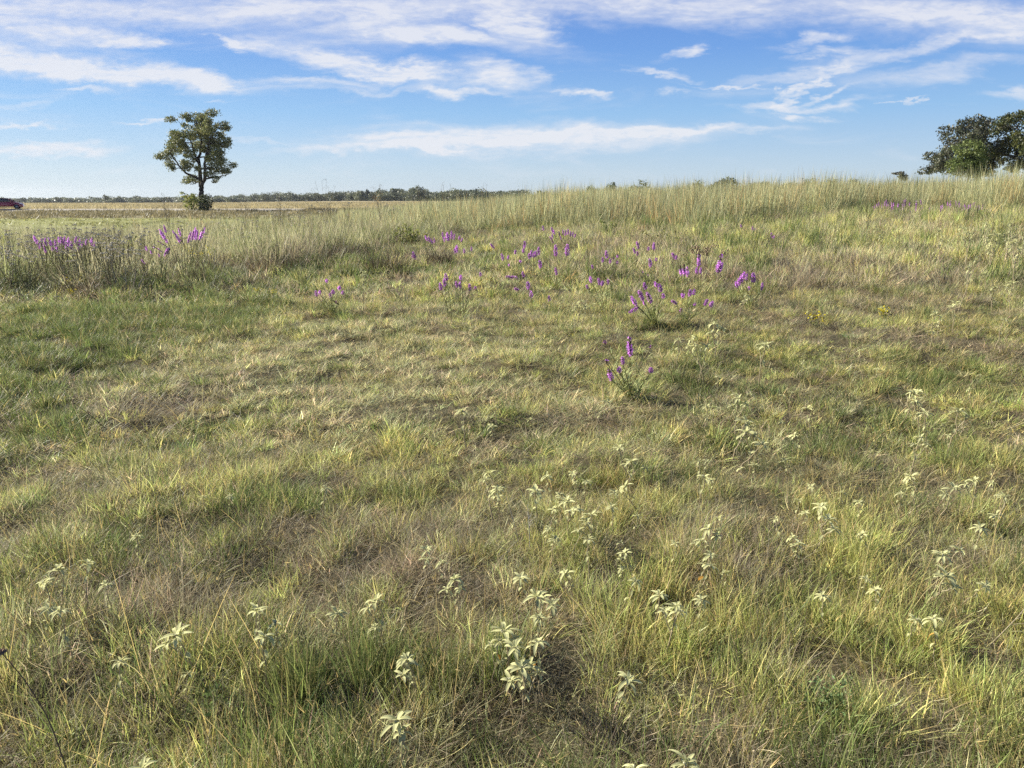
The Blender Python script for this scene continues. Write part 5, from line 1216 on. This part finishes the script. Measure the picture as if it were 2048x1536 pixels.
    for j in range(18):
        e = np.array([rng.uniform(-1, 1) * 46 * m, rng.normal(0, .12), rng.uniform(48, 70) * m]); e[2] -= abs(e[0]) * .12
        p = curve_pts((rng.normal(0, .04), 0, -.02), e, .06, 7, rng, .03); st.tube(p, np.linspace(.004, .002, 7), (0.27, 0.21, 0.14), 4)
        for i in range(7):
            c = e + rng.normal(0, .028, 3); s = .013; hd.tube([c - (0, 0, s), c, c + (0, 0, s)], [s * .3, s, s * .3], np.array((0.36, 0.28, 0.17)) * rng.uniform(.6, 1.3), 5)
    obj('stems', st.mesh('seedhead_stems', M_DRY), r); obj('seed_heads', hd.mesh('seedheads', M_DRY), r)
    # airy panicle grasses that stand above the horizon
    for lab, px, top, base, w in (('airy fan of thin seed stalks against the sky, widest one', 650, 346, 428, 64), ('thin forked seed stalk against the sky near the lone tree', 488, 374, 420, 22), ('loose fan of seed stalks left of the orange-topped weed', 762, 356, 425, 42),
                                  ('sparse seed stalks over the far wood, left of the tall single one', 845, 360, 425, 26), ('tall single seed stalk with a thin fan over the far wood', 893, 352, 425, 34), ('faint fan of seed stalks at the end of the far wood', 970, 362, 425, 34), ('wispy seed stalks against the sky left of the lone tree', 335, 378, 440, 34),
                                  ('seed stalk wisps right above the golden field', 560, 383, 425, 14)):
        y = 27.0; b = unproject(px, base, y); g = np.array([b[0], y, float(terrain(b[0], y))]); t = unproject(px, top, y); H = t[2] - g[2]; m = y / F_PX
        r = thing('panicle_grass', lab, 'grass', tuple(g), group='airy seed grasses against the sky'); st = MB(); sd = MB()
        for j in range(9):
            a = rng.uniform(-1, 1); e = np.array([a * w * m * .5, rng.normal(0, .08), H * (1 - .3 * abs(a)) * rng.uniform(.82, 1.0)]); p = curve_pts((rng.normal(0, .02), 0, 0), e, .0, 8, rng, .006)
            p[:, 0] = p[:, 0] * np.linspace(0, 1, 8) ** .8; st.tube(p, np.linspace(.005, .002, 8), (0.22, 0.19, 0.13), 4)
            for i in range(5):
                s = p[rng.integers(5, 8)]; q = s + np.array([rng.normal(0, .05), rng.normal(0, .03), rng.uniform(.02, .09)]); sd.tube([s, (s + q) / 2, q], [.002, .0018, .003], (0.25, 0.21, 0.15), 4)
        obj('stalks', st.mesh('panicle_stalks', M_DRY), r); obj('seed_sprays', sd.mesh('panicle_sprays', M_DRY), r)
    # dark grass tussocks in the brush
    for lab, px, py, w, h in (('dark shaggy grass tussock left of the middle purple flowers', 775, 548, 110, 50), ('small dark grass tussock behind the pale leafy weeds', 668, 462, 44, 26), ('dark tussock under the brush at left of the lavender flowers', 880, 530, 70, 34)):
        g = at(px, py); m = g[1] / F_PX; W, H = w * m * .5, h * m
        V, F, C, _ = strips(rng, 420, W * .7, (H * .7, H * 1.3), (.1, .8), (.1, 1.2), (.004, .008), 4, .6, tint=((0.15, 0.115, 0.07), (0.10, 0.085, 0.05), (0.22, 0.18, 0.10)))
        o = obj('grass_tussock', mesh_np('tussock', V, F, C, M_STEM)); o.location = g; o.rotation_euler = (0, 0, rng.uniform(0, 6)); tag(o, lab, 'grass')
    # dry stalks
    def stalk(lab, pts, y, rad, col, head=None, twigs=0, name='dry_stalk'):
        P = np.array([unproject(px, py, y + dy) for px, py, dy in pts]); b = P[0].copy(); b[2] = float(terrain(b[0], b[1])); P[0] = b; P = P - b
        k = np.linspace(0, len(P) - 1, 14); i = np.clip(k.astype(int), 0, len(P) - 2); f = (k - i)[:, None]; q = P[i] * (1 - f) + P[i + 1] * f; q[1:-1] = .25 * q[:-2] + .5 * q[1:-1] + .25 * q[2:]
        st = MB(); st.tube(q, np.linspace(rad, rad * .5, 14), col, 6)
        for j in range(twigs):
            s = q[rng.integers(5, 13)]; L = np.linalg.norm(q[-1] - q[0]) * rng.uniform(.12, .3); e = s + np.array([rng.normal(0, .6), rng.normal(0, .4), rng.uniform(.3, 1)]) * L
            st.tube(curve_pts(s, e, .03, 5, rng, .03), np.linspace(rad * .5, rad * .25, 5), col, 4)
        if head is None:
            o = obj(name, st.mesh('stalk', M_DRY)); o.location = b; tag(o, lab, 'stalk'); return
        r = thing(name, lab, 'stalk', tuple(b)); obj('stem', st.mesh('stalk', M_DRY), r); hb = MB(); c = q[-1]
        for i in range(26):
            d = rng.normal(0, 1, 3); d[2] = abs(d[2]); d /= np.linalg.norm(d); hb.tube([c, c + d * head * .6, c + d * head], [head * .1, head * .22, head * .05], np.array((0.42, 0.29, 0.18)) * rng.uniform(.7, 1.2), 4)
        obj('seed_head', hb.mesh('stalk_head', M_DRY), r)
    stalk('dark dead stalk with a tan seed head at the lower left edge', [(150, 1535, .0), (100, 1440, .0), (50, 1360, -.03), (4, 1306, -.05)], 1.72, .0020, (0.15, 0.11, 0.08), .013)
    stalk('pale arched dry grass stalk curling over at left', [(144, 630, 0), (136, 612, 0), (124, 594, 0), (110, 592, 0), (104, 602, 0)], 11.2, .008, (0.50, 0.45, 0.30))
    stalk('branching pale dry stalk, leftmost of the group in the left shade', [(236, 585, 0), (230, 556, 0), (222, 530, 0), (226, 512, 0)], 12.5, .010, (0.46, 0.40, 0.30), None, 5)
    stalk('upright pale dry stalk, second of the group in the left shade', [(252, 582, 0), (252, 556, 0), (250, 535, 0)], 12.4, .009, (0.45, 0.39, 0.28), None, 4)
    stalk('thick pale dry stalk, third of the group in the left shade', [(264, 596, 0), (268, 566, 0), (272, 538, 0)], 12.2, .010, (0.45, 0.38, 0.28), None, 5)
    stalk('right-leaning pale dry stalk, rightmost of the group in the left shade', [(272, 592, 0), (280, 566, 0), (290, 545, 0)], 12.2, .009, (0.45, 0.38, 0.28), None, 5)
    stalk('thin bent pale stalk left of the shaded stalk group', [(135, 572, 0), (130, 552, 0), (126, 536, 0), (118, 532, 0)], 13.2, .008, (0.45, 0.40, 0.28), None, 2)
    stalk('long bare tan stalk slanting beside the nearest right croton', [(1905, 1370, .1), (1960, 1310, 0), (2030, 1240, 0), (2060, 1205, 0)], 2.5, .0022, (0.42, 0.36, 0.24), None, 3)
    stalk('pale fallen dry stalk lying near the bottom right', [(1668, 1482, 0), (1720, 1455, .03), (1775, 1425, .06), (1800, 1405, .06)], 2.12, .0025, (0.50, 0.46, 0.36), None, 1)
    stalk('long thin tan stalk leaning right above the big silver clump', [(1130, 1120, 0), (1160, 1070, .1), (1195, 1020, .2), (1215, 985, .25)], 3.1, .0018, (0.44, 0.39, 0.24), None, 2)
    stalk('slanting straw stalk left of the big silver clump', [(960, 1160, 0), (1000, 1118, .1), (1040, 1075, .2)], 2.95, .0018, (0.46, 0.40, 0.26), None, 2)
    stalk('white thin twiggy dry stalk above the grey dead grass', [(1060, 1085, 0), (1058, 1050, 0), (1055, 1008, 0)], 3.3, .0022, (0.52, 0.48, 0.42), None, 6)
    stalk('leaning pale stalk pair mate, left of the white twiggy one', [(1040, 1080, 0), (1025, 1035, 0), (1012, 992, 0)], 3.4, .002, (0.50, 0.46, 0.38), None, 2)
    stalk('long straw stalk arching over green grass at lower left', [(415, 1400, 0), (440, 1360, .05), (470, 1325, .1)], 2.15, .0018, (0.44, 0.41, 0.2), None, 1)
    stalk('thin tan stem with a small head at left of the lower silver plants', [(320, 1190, 0), (335, 1160, .05), (352, 1128, .1)], 2.75, .0018, (0.42, 0.35, 0.24), .006)
    stalk('dark twiggy dry weed in the middle lawn', [(690, 790, 0), (683, 760, 0), (675, 735, 0)], 6.4, .003, (0.12, 0.09, 0.07), None, 8)
    stalk('dark twiggy dry weed at left of the reddish dead patch', [(215, 850, 0), (180, 830, 0), (140, 800, 0)], 5.2, .003, (0.11, 0.08, 0.06), None, 8)
    stalk('dark twiggy dry weed by the hollow in the right lawn', [(1590, 735, 0), (1583, 700, 0), (1570, 672, 0)], 8.0, .004, (0.14, 0.11, 0.08), None, 8)
    stalk('slanting grey dry stalks below the right purple clump', [(1560, 690, 0), (1530, 665, 0), (1515, 640, 0)], 8.6, .004, (0.30, 0.26, 0.19), None, 8)
build_weeds()

# ------------------------------------------------------------------ the air
def build_haze(dens):
    m, nt, out = new_mat('haze_air'); p = nt.nodes.new('ShaderNodeVolumePrincipled')
    p.inputs['Color'].default_value = (0.86, 0.92, 1.0, 1); p.inputs['Density'].default_value = dens; p.inputs['Anisotropy'].default_value = 0.6
    nt.links.new(p.outputs[0], out.inputs['Volume'])
    X, Y0, Y1, Z0, Z1 = 1300, -80, 1400, -8, 16.2
    V = [(x, y, z) for x in (-X, X) for y in (Y0, Y1) for z in (Z0, Z1)]
    Q = [(0, 1, 3, 2), (4, 6, 7, 5), (0, 4, 5, 1), (2, 3, 7, 6), (0, 2, 6, 4), (1, 5, 7, 3)]
    o = obj('haze', mesh_np('haze', V, Q, None, m)); tag(o, 'thin pale afternoon haze over the prairie', 'haze', kind='stuff')
build_haze(0.0001)
